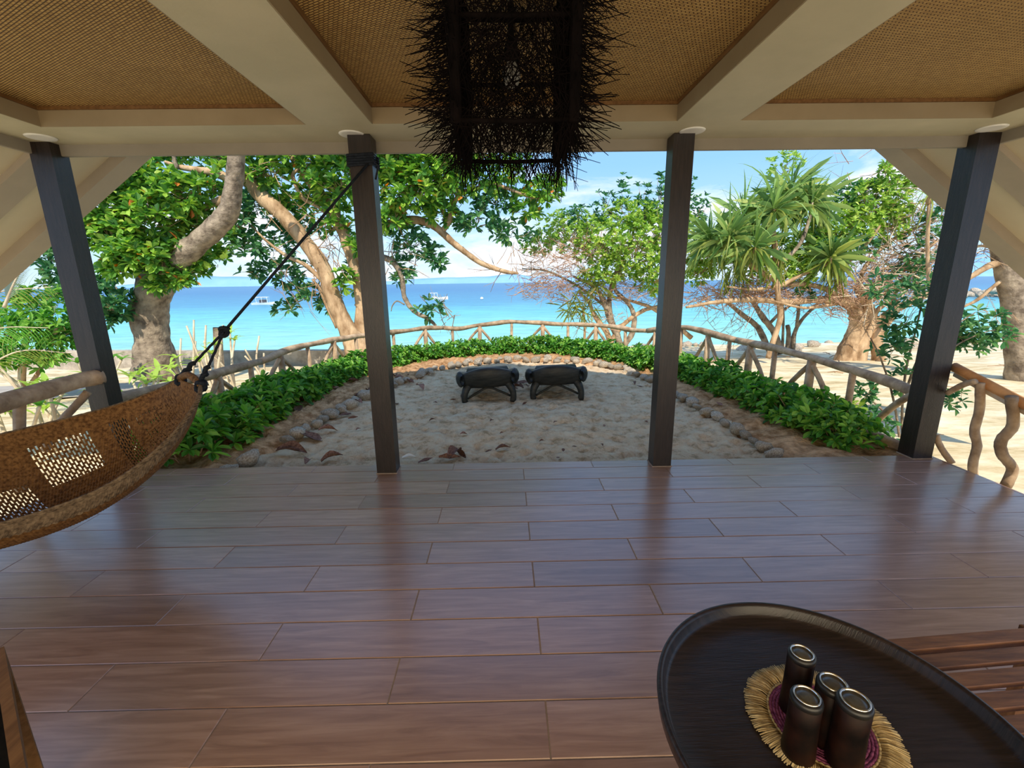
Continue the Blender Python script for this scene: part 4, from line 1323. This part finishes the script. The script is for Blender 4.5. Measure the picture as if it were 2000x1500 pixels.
# ---------------------------------------------------------------- boats
def boat(px, py, Y, L, label, canopy, hd=0.1):
    c = at(px, py, Y); c.z = -1.2
    e = empty('boat', c, label, 'boat')
    e.rotation_euler = (0, 0, hd)
    n = 13
    vs, fs = [], []
    for i in range(n):
        t = i / (n - 1)
        x = (t - .5) * L
        w = L * .13 * math.sin(PI * min(1, .18 + t * .82)) ** .7 if i < n - 1 else .01
        sh = L * (.075 + .06 * t ** 3)
        vs += [(x, -w, sh), (x, -w * .6, -.1), (x, w * .6, -.1), (x, w, sh), (x, w * .8, sh * .75), (x, -w * .8, sh * .75)]
    for i in range(n - 1):
        for k in range(6):
            k2 = (k + 1) % 6
            fs.append((i * 6 + k, i * 6 + k2, (i + 1) * 6 + k2, (i + 1) * 6 + k))
    fs += [(5, 4, 3, 2, 1, 0), tuple(range((n - 1) * 6, n * 6))]
    mb = MB(); mb.add(vs, fs); o = mb.build('hull', 'boat_white'); o.parent = e
    mb = MB(); mb.box(-L * .32, L * (.12 if canopy else .05), -L * .1, L * .1, L * .27, L * .29, bev=.02); o = mb.build('canopy', 'boat_white'); o.parent = e
    for sx in (-.3, -.1, .1 if canopy else .04):
        for sy in (-.09, .09):
            mb = MB(); mb.tube([(sx * L, sy * L, .05 * L), (sx * L, sy * L, .275 * L)], .03, 5); o = mb.build('canopy_post', 'boat_white'); o.parent = e
    mb = MB(); mb.box(-L * .2, L * .02, -L * .06, L * .06, .04 * L, L * (.19 if canopy else .12), bev=.03); o = mb.build('cabin', 'boat_dark' if canopy else 'boat_white'); o.parent = e
    return e


boat(519, 592, 62, 3.6, 'white covered boat anchored left of the tan trunks', True)
boat(853, 583, 72, 3.6, 'white open boat anchored on the deep blue water in the middle', False, 0.12)
e = empty('buoy', at(941, 583, 69), 'small white buoy floating right of the open boat', 'buoy')
mb = MB(); q = at(941, 583, 69); mb.lathe([(.02, -.2), (.2, -.12), (.26, 0), (.2, .14), (.05, .24)], 12, tuple(q)); mb.build('float', 'boat_white', e, True)


# ================================================================ carved loungers
def lounger(x, y, rot, tilt, label, wscale=1.0):
    e = empty('carved_lounger', (x, y, -.13), label, 'lounger', 'carved wooden loungers on the sand')
    kids = []

    def add(mb, nm, lab=None, sm=True):
        o = mb.build(nm, 'lounger_wood', None, sm); o.parent = e; kids.append(o)
        if lab:
            o['label'] = lab
        return o
    # backrest: thick curved slab seen from behind
    nx, nz = 17, 9
    W = .33 * wscale
    vs, fs = [], []
    for side in (0, 1):
        for j in range(nz):
            v = j / (nz - 1)
            for i in range(nx):
                u = -1 + 2 * i / (nx - 1)
                ztop = .495 - .075 * u * u
                zbot = .205 + .03 * (1 - u * u) * 0 + .015 * u * u
                z = zbot + (ztop - zbot) * v
                bulge = .05 * math.sin(PI * v) * (1 - .5 * u * u)
                yb = -.02 - bulge - .07 * v + .05 * u * u
                yf = yb + .045 + .03 * math.sin(PI * v)
                vs.append((u * W, yb if side == 0 else yf + .0, z))
    n1 = nx * nz
    for j in range(nz - 1):
        for i in range(nx - 1):
            a = j * nx + i
            fs.append((a, a + 1, a + nx + 1, a + nx))
            fs.append((n1 + a, n1 + a + nx, n1 + a + nx + 1, n1 + a + 1))
    for i in range(nx - 1):
        fs.append((i, n1 + i, n1 + i + 1, i + 1))
        a = (nz - 1) * nx + i
        fs.append((a, a + 1, n1 + a + 1, n1 + a))
    for j in range(nz - 1):
        a = j * nx
        fs.append((a, a + nx, n1 + a + nx, n1 + a))
        a = j * nx + nx - 1
        fs.append((a, n1 + a, n1 + a + nx, a + nx))
    mb = MB(); mb.add(vs, fs); add(mb, 'backrest')
    # rolled side wings that run forward as low arms
    for s in (-1, 1):
        mb = MB()
        pts = [(s * (W + .02), -.045, .33), (s * (W + .06), .06, .335), (s * (W + .055), .25, .32), (s * (W + .03), .45, .29), (s * W, .62, .27)]
        P = catmull(pts, 4)
        vs, fs = [], []
        m = len(P)
        for i, p in enumerate(P):
            t = i / (m - 1)
            hh = (.125 - .07 * t) * (0.55 if i == 0 else (.85 if i == 1 else 1))
            ww = (.055 - .015 * t) * (0.6 if i == 0 else (.9 if i == 1 else 1))
            for k in range(12):
                a = 2 * PI * k / 12
                vs.append((p.x + ww * math.cos(a) * s, p.y, p.z + hh * math.sin(a) + (0 if math.sin(a) > 0 else .01)))
        for i in range(m - 1):
            for k in range(12):
                k2 = (k + 1) % 12
                fs.append((i * 12 + k, i * 12 + k2, (i + 1) * 12 + k2, (i + 1) * 12 + k))
        fs += [tuple(range(12)), tuple(range((m - 1) * 12, m * 12))]
        mb.add(vs, fs); add(mb, 'side_wing')
    # long curved seat board
    vs, fs = [], []
    ns = 16
    for i in range(ns):
        t = i / (ns - 1)
        y_ = .02 + 1.25 * t
        z = .25 - .05 * math.sin(PI * min(1, t * 2)) + .09 * math.exp(-((t - .62) / .16) ** 2) - .06 * max(0, t - .75) * 4
        w = W * (1 - .12 * t)
        vs += [(-w, y_, z), (w, y_, z), (w, y_, z - .045), (-w, y_, z - .045)]
    for i in range(ns - 1):
        for k in range(4):
            k2 = (k + 1) % 4
            fs.append((i * 4 + k, i * 4 + k2, (i + 1) * 4 + k2, (i + 1) * 4 + k))
    fs += [(3, 2, 1, 0), tuple(range((ns - 1) * 4, ns * 4))]
    mb = MB(); mb.add(vs, fs); add(mb, 'seat')
    for s in (-1, 1):
        for yy, bow in ((.0, .05), (.95, .03)):
            mb = MB()
            mb.tube(catmull([(s * (W - .06), yy + .04, .26), (s * (W - .01), yy, .17), (s * (W + .03 - .02), yy - .01, .08), (s * (W + .0), yy + .0, -.02)], 4),
                    [.048, .046, .044, .042, .040, .038, .036, .035, .034, .034, .034, .035, .036], 8, 0, True, 1.25)
            add(mb, 'leg')
    mb = MB(); mb.tube(catmull([(-W + .03, .06, .05), (-W * .5, .06, .12), (0, .06, .19), (W * .5, .06, .12), (W - .03, .06, .05)], 5), .017, 7); add(mb, 'stretcher')
    e.rotation_euler = (0, tilt, rot)
    return e


lounger(-.25, 5.93, .05, -.045, 'left one of the two dark carved wooden loungers facing the sea', 1.0)
lounger(.705, 6.02, -.10, -.05, 'right one of the two dark carved wooden loungers facing the sea', 1.0)

# ---------------------------------------------------------------- fallen leaves
fl = []
for s in range(4):
    mb = MB(); vs, fs = [], []
    cu = (.5, 1.1, 1.7, .8)[s]
    for i in range(7):
        t = i / 6
        w = .5 * math.sin(PI * min(.97, t * .9 + .08)) ** .8 * .55
        x = (t - .5) * 1.0
        zc_ = .12 * math.sin(PI * t) * (1 if s % 2 else -.4) + .12
        for k in (-1, -.4, 0, .4, 1):
            vs.append((x, w * k * math.cos(cu * abs(k) * .6), zc_ + w * abs(k) * math.sin(cu * abs(k)) * .8 + .02 * math.sin(9 * t + 3 * k)))
    for i in range(6):
        for k in range(4):
            a = i * 5 + k
            fs.append((a, a + 1, a + 6, a + 5))
    mb.add(vs, fs)
    fl.append(mb.mesh('fallen_leaf', 'dead_leaf', True))


def fallen(px, py, size, label=None, group='dry leaves scattered on the sand', yaw=None, z=-.115):
    d = at(px, py, 1.0) - CAM_O
    p = CAM_O + d * ((z - 1.5) / d.z)
    o = link('fallen_leaf', random.choice(fl), None, (p.x, p.y, z), (random.uniform(-.25, .25), random.uniform(-.25, .25), random.uniform(0, 6.28) if yaw is None else yaw), (size,) * 3)
    return tag(o, label or 'small curled brown dry leaf lying on the open sand', 'leaf', group)


fallen(888, 893, .24, 'large upright curled brown leaf on the sand at the floor edge', None, 1.2)
fallen(878, 898, .20, 'brown leaf leaning under the large curled leaf at the floor edge', None, .2)
fallen(900, 890, .17, 'thin twisted leaf behind the large curled leaf at the floor edge', None, 2.2)
fallen(983, 880, .15, 'flat purple-brown leaf on the sand in front of the left lounger', None, 0.2)
fallen(905, 850, .09, 'small curled leaf on the sand below the left lounger', None)
fallen(650, 900, .20, 'long brown leaf close to the floor edge left of the inner post', None, .6)
fallen(570, 888, .28, 'long brown leaf lying on the near left border stones', None, .1)
fallen(606, 858, .30, 'broad brown leaf beside the pale border stones on the left', None, -.4)
fallen(640, 845, .20, 'dark twisted leaf right of the left border stones', None, .5)
fallen(820, 760, .22, 'crumpled brown leaf on the sand right of the left inner post', None)
for (x, y, s) in ((600, 905, .14), (675, 812, .16), (690, 818, .12), (700, 790, .18), (715, 773, .22), (700, 778, .18), (690, 770, .14), (722, 765, .16), (780, 742, .2), (800, 748, .24), (770, 738, .2), (790, 735, .18), (775, 790, .12), (730, 800, .1),
                  (1005, 753, .2), (1020, 750, .24), (1012, 760, .2), (1030, 757, .16), (1000, 748, .16), (905, 777, .12), (885, 782, .08), (1025, 790, .10), (850, 788, .07), (845, 822, .08), (1005, 762, .12), (1238, 750, .12), (1250, 756, .1), (1262, 825, .07),
                  (955, 882, .07), (980, 847, .05), (1058, 862, .05), (1100, 880, .06), (1122, 873, .05), (1090, 895, .06), (832, 902, .14), (700, 840, .07), (960, 823, .07), (1085, 826, .06), (1180, 832, .06), (1175, 870, .05), (760, 875, .05)):
    fallen(x, y, s)
for (x, y, s) in ((540, 800, .26), (560, 790, .24), (585, 800, .2), (500, 850, .24), (510, 835, .2), (650, 760, .2), (690, 745, .2), (1480, 800, .14), (1500, 805, .12), (1405, 790, .1)):
    fallen(x, y, s, 'dry brown leaf lying on the soil under the hedge', 'dry leaves on the soil bed', None, -.05)
d = at(798, 898, 1.0) - CAM_O
p = CAM_O + d * ((-.12 - 1.5) / d.z)
o = link('paper_scrap', fl[2].copy(), None, (p.x, p.y, -.12), (0.3, 0.1, .5), (.13, .13, .2)); o.data.materials[0] = MATS['paper_white']
tag(o, 'white crumpled scrap on the sand beside the left inner post', 'scrap')


# ================================================================ hammock
def lerp_list(L, t):
    x = t * (len(L) - 1); i = min(int(x), len(L) - 2); f = x - i
    return None


FARE = catmull([(-2.06, 2.75, .93), (-2.28, 2.80, .835), (-2.517, 2.67, .755), (-2.816, 2.358, .705), (-3.02, 2.0, .70), (-3.15, 1.6, .75), (-3.2, 1.25, .93)], 40)
NEAR = catmull([(-1.80, 2.55, .93), (-1.735, 2.40, .86), (-1.79, 2.20, .70), (-1.95, 1.98, .555), (-2.2, 1.748, .505), (-2.45, 1.45, .56), (-2.95, 1.10, .93)], 40)
nu, nv = 340, 110
samp = lambda L, t: (lambda x: L[min(int(x), len(L) - 2)].lerp(L[min(int(x), len(L) - 2) + 1], x - min(int(x), len(L) - 2)))(t * (len(L) - 1))
Pg = []
for i in range(nu + 1):
    t = i / nu
    A, B = samp(FARE, t), samp(NEAR, t)
    sag = .30 * math.sin(PI * t) ** .7 + .015
    rowp = []
    for j in range(nv + 1):
        s = j / nv
        q = A.lerp(B, s)
        k = 4 * s * (1 - s)
        q = q + Vector((0, 0, -sag * k ** .8))
        # woven relief: over-under ripple
        q.z += .0035 * math.sin(i * PI) + .004 * math.sin(j * 2.1 + (i % 2) * PI) * math.sin(PI * s)
        rowp.append(q)
    Pg.append(rowp)
mb = MB()
vs = [tuple(q) for r in Pg for q in r]
fs = []


def is_hole(i, j):
    t, s = i / nu, j / nv
    band = (.375 < t < .475 and .05 < s < .27) or (.285 < t < .33 and .05 < s < .42) or (.17 < t < .5 and .66 < s < .74) or (.50 < t < .60 and .20 < s < .46) or (.06 < t < .26 and .08 < s < .6 and i % 4 == 0 and noise.noise(Vector((i * .2, j * .2, 0))) > .0)
    if not band:
        return False
    row_ = (j + (i // 3) % 2 * 2) % 5
    return i % 2 == 0 and (j + (i // 2) % 2 * 2) % 4 != 0 and noise.noise(Vector((i * .05, j * .07, 7))) > -.6


for i in range(nu):
    for j in range(nv):
        if not is_hole(i, j):
            a = i * (nv + 1) + j
            fs.append((a, a + 1, a + nv + 2, a + nv + 1))
mb.add(vs, fs)
H = empty('hammock', (-2.5, 2.0, .2), 'brown woven hammock hanging at the left of the porch', 'hammock')
net = mb.build('woven_bed', 'hammock_fibre', H, False)
sm_ = net.modifiers.new('thickness', 'SOLIDIFY'); sm_.thickness = .009
# bulky braided border on both long edges
for L in (FARE, NEAR):
    mb = MB()
    for ph in (0, PI * 2 / 3, PI * 4 / 3):
        P = []
        for i, p in enumerate(L):
            a = i * .55 + ph
            P.append(p + Vector((math.cos(a) * .005, math.cos(a) * .004, math.sin(a) * .006)))
        mb.tube(P, .0065, 5)
    mb.build('edge_cord', 'hammock_edge', H, True)
# outer apron below the near edge
mb = MB(); vs, fs = [], []
for i in range(len(NEAR)):
    t = i / (len(NEAR) - 1)
    p = NEAR[i]
    A = samp(FARE, t)
    out = (p - A); out.z = 0
    out = out.normalized() if out.length > 0 else Vector((1, 0, 0))
    drop = .085 * math.sin(PI * t) ** .8
    for k in range(5):
        w = k / 4
        vs.append(tuple(p + Vector((0, 0, -drop * w)) - out * (.03 * w * w) + Vector((0, 0, .004 * math.sin(i * 1.9 + k * 2)))))
for i in range(len(NEAR) - 1):
    for k in range(4):
        a = i * 5 + k
        fs.append((a, a + 1, a + 6, a + 5))
mb.add(vs, fs); mb.build('border_band', 'hammock_edge', H, False)
hL, hR = Vector((-2.06, 2.75, .935)), Vector((-1.80, 2.55, .935))
mb = MB(); mb.tube(catmull([hL, (hL + hR) / 2 + Vector((.0, .0, .035)), hR], 6), .021, 10); mb.build('head_roll', 'hammock_fibre', H, True)
knot = Vector((-1.94 + .99 * .19, 2.64 + .66 * .19, .95 + 1.41 * .19))
anc = Vector((-.93, 3.31, 2.30))


def rope(P, r=.008, n=7):
    mb = MB(); mb.tube(P, r, n); return mb.build('rope', 'rope', H, True)


rope(interp(knot, anc, 4), .009)
mb = MB()
for a in range(5):
    z = 2.29 + a * .016
    mb.tube([(-1.07, 3.31, z), (-.895, 3.31, z + .01), (-.895, 3.46, z + .015), (-1.07, 3.46, z), (-1.07, 3.31, z)], .009, 6)
mb.tube([(-.90, 3.31, 2.33), (-.86, 3.30, 2.28), (-.89, 3.32, 2.20)], .007, 6)
mb.build('rope_wrap', 'rope', H, True)
for q, sd in ((hL, -1), (hR, 1)):
    d = (knot - q)
    P = []
    for i in range(31):
        t = i / 30
        w = .010 if t < .33 else .001
        P.append(q + d * t + Vector((math.sin(i * 1.5) * w, 0, math.cos(i * 1.5) * w)))
    rope(P, [.015 if i < 10 else .008 for i in range(31)], 7)
    mb = MB()
    for k in range(3):
        a0 = k * 1.0
        mb.tube([q + Vector((math.cos(a) * .024, math.sin(a) * .024 * math.cos(a0), math.sin(a) * .026 - .012)) for a in np.linspace(0, 2 * PI, 12)], .013, 6)
    mb.build('knot', 'rope', H, True)
mb = MB()
for k in range(3):
    mb.tube([knot + Vector((math.cos(a) * .022, math.sin(a) * .018 * math.cos(k), math.sin(a) * .026 * math.sin(k + .6) + .012 * (k - 1))) for a in np.linspace(0, 2 * PI, 12)], .012, 6)
mb.tube([knot, knot + Vector((.04, .0, .02))], .008, 5)
mb.build('knot', 'rope', H, True)
rope([Vector((-3.08, 1.18, .94)), Vector((-3.40, .2, 2.1))], .009)

# ================================================================ twig pendant lantern
Lx0, Lx1, Ly0, Ly1, Lz0, Lz1 = -.155, .235, 1.62, 2.13, 2.02, 2.60
Lm = empty('twig_lantern', (.04, 1.87, Lz1), 'large black boxy lantern wrapped in thin twigs hanging from the ceiling', 'pendant lamp')
for x in (Lx0, Lx1):
    for y in (Ly0, Ly1):
        mb = MB(); mb.tube([(x, y, Lz0 - .01), (x + .004, y, (Lz0 + Lz1) / 2), (x, y, Lz1)], [.019, .02, .02], 8, .1); mb.build('post', 'twig_black', Lm, True)
for z in (Lz0, Lz0 + .30, Lz1 - .04):
    for y in (Ly0, Ly1):
        mb = MB(); mb.tube([(Lx0, y, z), (.04, y, z - .004), (Lx1, y, z)], .0085, 7, .1); mb.build('cross_rod', 'twig_black', Lm, True)
    for x in (Lx0, Lx1):
        mb = MB(); mb.tube([(x, Ly0, z), (x, 1.87, z + .003), (x, Ly1, z)], .013, 7, .1); mb.build('cross_rod', 'twig_black', Lm, True)
rr = random.Random(3)
mb = MB()


def twig(p, d, L, r=.0016):
    p = Vector(p); d = Vector(d).normalized()
    q = p + d * L
    k = Vector((rr.uniform(-1, 1), rr.uniform(-1, 1), rr.uniform(-1, .3))) * L * .06
    mb.tube([p, (p + q) / 2 + k, q], [r, r * .9, r * .6], 4, 0, False)


for face in range(4):       # web of twigs on the four sides
    for _ in range(640):
        z = rr.uniform(Lz0 - .03, Lz1 - .02)
        if face < 2:
            y = (Ly0, Ly1)[face] + rr.uniform(-.012, .012)
            twig((rr.uniform(Lx0, Lx1), y, z), (rr.uniform(-1, 1), rr.uniform(-.06, .06), rr.uniform(-1.3, 1.3)), rr.uniform(.10, .24))
        else:
            x = (Lx0, Lx1)[face - 2] + rr.uniform(-.012, .012)
            twig((x, rr.uniform(Ly0, Ly1), z), (rr.uniform(-.06, .06), rr.uniform(-1, 1), rr.uniform(-1.3, 1.3)), rr.uniform(.10, .24))
tag(mb.build('twig_mesh', 'twig_black', Lm), kind='stuff')
mb = MB()
for _ in range(760):        # spikes leaning out and down from every corner post and side
    z = Lz0 + (Lz1 - Lz0) * rr.random()
    x = rr.choice((Lx0, Lx1)); y = rr.choice((Ly0, Ly1)) if rr.random() < .35 else rr.uniform(Ly0, Ly1)
    s = -1 if x == Lx0 else 1
    dz = rr.uniform(-.75, .15)
    twig((x, y, z), (s * rr.uniform(.5, 1), rr.uniform(-.6, .6), dz), rr.uniform(.08, .19), .0019)
for _ in range(330):        # hanging fringe under the bottom frame
    if rr.random() < .6:
        p = (rr.uniform(Lx0, Lx1), rr.choice((Ly0, Ly1)), Lz0)
    else:
        p = (rr.choice((Lx0, Lx1)), rr.uniform(Ly0, Ly1), Lz0)
    twig(p, (rr.uniform(-.7, .7), rr.uniform(-.5, .5), -1), rr.uniform(.05, .14), .0018)
tag(mb.build('twig_spikes', 'twig_black', Lm), kind='stuff')
mb = MB(); mb.lathe([(.012, 2.48), (.012, 2.36), (.024, 2.35), (.026, 2.30), (.012, 2.29)], 16, (.035, 1.87, 0)); mb.build('bulb_holder', 'cushion_dark', Lm, True)
mb = MB(); mb.lathe([(.004, 2.205), (.022, 2.212), (.033, 2.235), (.034, 2.255), (.022, 2.285), (.014, 2.30)], 20, (.035, 1.87, 0)); mb.build('bulb', 'bulb_glass', Lm, True)
mb = MB(); mb.tube([(.035, 1.87, 2.48), (.035, 1.87, ZS + .117)], .006, 6); mb.build('cord', 'rope', Lm)

# ================================================================ tray table, mat, cups
TC = (.735, .79)
Tb = empty('tray_table', (TC[0], TC[1], 0), 'round dark wooden tray table at the lower right', 'table')
mb = MB(); mb.lathe([(.340, .462), (.366, .464), (.384, .478), (.388, .508), (.385, .516), (.378, .516), (.372, .508), (.368, .486), (.358, .479), (.30, .478)], 96, (*TC, 0))
mb.build('tray', 'tray_wood', Tb, True)
for k in range(3):
    a = k * 2.094 + .5
    mb = MB(); mb.tube([(TC[0] + .2 * math.cos(a), TC[1] + .2 * math.sin(a), .464), (TC[0] + .27 * math.cos(a), TC[1] + .27 * math.sin(a), 0.0)], [.024, .016], 10); mb.build('leg', 'tray_wood', Tb, True)
mb = MB(); mb.lathe([(.12, .44), (.22, .445), (.22, .463), (.12, .463)], 32, (*TC, 0)); mb.build('under_ring', 'tray_wood', Tb, True)
MC = Vector((.722, .816, .479))
Mt = empty('placemat', MC, 'round purple placemat with a wide straw-coloured raffia fringe on the tray table', 'placemat')
mb = MB()
nr = 15
for k in range(nr):
    r = .006 + k * .0069
    P = [MC + Vector((r * math.cos(a), r * math.sin(a), .0035 + .0008 * math.sin(a * 40 * (k + 1) / nr + k))) for a in np.linspace(0, 2 * PI, 64)]
    mb.tube(P, .0042, 5, .12, False)
mb.build('woven_disc', 'raffia_purple', Mt, True)
mb = MB(); P = [MC + Vector((.108 * math.cos(a), .108 * math.sin(a), .004 + .0015 * math.sin(a * 60))) for a in np.linspace(0, 2 * PI, 240)]; mb.tube(P, .0028, 6, .1, False); mb.build('edge_cord', 'raffia', Mt, True)
st = []
for s in range(4):
    b_ = MB()
    for q in range(3):
        off = (q - 1) * .0022
        b_.tube([(0, off * .4, 0.002), (.018, off * 1.2, .007 + .001 * q), (.038, off * 1.7, .006), (.054, off * 2.1 + random.uniform(-.0015, .0015), .001 + random.uniform(0, .002))], [.0012, .0019, .0019, .0015], 4, .2)
    st.append(b_.mesh('raffia_strand', 'raffia', True))
for k in range(104):
    a = 2 * PI * k / 104
    o = bpy.data.objects.new('raffia_strand', random.choice(st)); COL.objects.link(o); o.parent = Mt
    o.location = (.106 * math.cos(a), .106 * math.sin(a), 0.0)
    o.rotation_euler = (random.uniform(-.2, .2), random.uniform(-.05, .05), a + random.uniform(-.05, .05))
    o.scale = (random.uniform(.92, 1.04), 1, 1)


def cup(x, y, h, r, label, tilt=(0, 0)):
    z0 = .486
    e = empty('cup', (x, y, z0), label, 'cup', 'dark brown cups turned upside down on the placemat')
    for nm, mat, prof in (('body', 'cup_brown', [(r * 1.04, 0), (r * 1.06, .01), (r * 1.0, h * .3), (r * .97, h * .6), (r * .98, h - .012), (r * .9, h - .010)]),
                          ('end_cap', 'cup_cap', [(r * .985, h - .014), (r * 1.0, h - .006), (r * .94, h), (r * .84, h + .001), (r * .5, h - .002)]),
                          ('metal_ring', 'metal_ring', [(r * .82, h - .001), (r * .83, h + .003), (r * .78, h + .0045), (r * .72, h + .003), (r * .71, h - .001)]),
                          ('base_disc', 'cup_base', [(r * .72, h - .001), (r * .70, h + .001), (r * .3, h + .0005), (r * .04, h + .002)])):
        mb = MB(); mb.lathe(prof, 40, (0, 0, 0)); o = mb.build(nm, mat, None, True); o.parent = e
    e.rotation_euler = (tilt[0], tilt[1], 0)
    return e


cup(.678, .850, .160, .029, 'slimmer upside-down cup standing apart at the back of the placemat')
cup(.624, .750, .150, .031, 'brown upside-down cup at the front left of the placemat')
cup(.702, .780, .150, .0315, 'dark upside-down cup between the two front cups')
cup(.708, .728, .162, .0325, 'tallest upside-down cup at the front right of the placemat')

# ================================================================ slatted wooden seat at the right
Bn = empty('slatted_bench', (1.35, .9, 0), 'reddish-brown slatted wooden seat beside the tray table', 'bench')
Rb = Matrix.Translation((1.05, 1.095, .44)) @ Matrix.Rotation(math.radians(4), 4, 'Z')


def bx(nm, x0, x1, y0, y1, z0, z1, bev=.003):
    mb = MB(); mb.box(x0, x1, y0, y1, z0, z1, Rb, bev); mb.build(nm, 'bench_wood', Bn)


bx('frame_rail', 0, .028, -.62, 0, -.05, .004)
bx('frame_rail', .53, .57, -.62, .01, -.05, .004)
bx('frame_rail', .0285, .5295, -.03, -.0005, -.055, -.014)
bx('frame_rail', .0285, .5295, -.62, -.59, -.055, -.014)
yy = -.004
for k in range(10):
    bx('slat', .030, .528, yy - .045, yy, -.013, .003, .002)
    yy -= .0615
for x in (0.0, .535):
    for y in (-.035, -.62):
        bx('leg', x, x + .035, y, y + .035, -.44, -.0505)

# dark cushioned wooden chair at the lower left corner
Ch = empty('lounge_chair', (-1.6, .6, 0), 'dark-cushioned lounge chair with a brown wooden arm at the lower left corner', 'chair')
a0, a1 = at(8, 1262, 1.08), at(52, 1510, .78)
dv = (a1 - a0).normalized()
sd = Vector((-dv.y, dv.x, 0)).normalized()
if sd.x > 0:
    sd = -sd


def slab(p, q, w, h, nm, mat, dz=0, off=0.0):
    mb = MB()
    o_ = sd * off
    vs = []
    for P_ in (p, q):
        for (a, b) in ((0, 0), (w, 0), (w, -h), (0, -h)):
            vs.append(tuple(P_ + o_ + sd * a + Vector((0, 0, b + dz))))
    mb.add(vs, [(0, 1, 2, 3), (7, 6, 5, 4), (0, 4, 5, 1), (1, 5, 6, 2), (2, 6, 7, 3), (3, 7, 4, 0)])
    return mb.build(nm, mat, Ch)


slab(a0, a1, .022, .05, 'arm', 'arm_wood')
slab(a0 + Vector((0, 0, -.01)), a1 + Vector((0, 0, -.01)), .30, .20, 'cushion', 'cushion_dark', 0, .0225)
slab(a0, a0 + dv * .04, .03, a0.z, 'leg', 'arm_wood', -.0505)
slab(a1 - dv * .04, a1, .03, a1.z, 'leg', 'arm_wood', -.0505)


# ================================================================ dry sticks and litter on the open ground to the right
for i in range(26):
    x = random.uniform(4.2, 11); y = random.uniform(4.2, 14)
    z = zground(x, y) + .03
    a = random.uniform(0, PI); L = random.uniform(.25, .9)
    dv_ = Vector((math.cos(a), math.sin(a), 0)) * L
    p_ = Vector((x, y, z))
    mb = MB(); mb.tube([p_ - dv_ / 2, p_ + Vector((random.uniform(-.05, .05), random.uniform(-.05, .05), .03)), p_ + dv_ / 2], [.014, .012, .006], 5, .1)
    mb.tube([p_, p_ + Vector((dv_.y, -dv_.x, .05)) * .35], [.008, .004], 4, 0)
    tag(mb.build('dry_stick', 'twig'), 'dry stick lying on the pale ground right of the court railing', 'stick', 'sticks on the open ground')
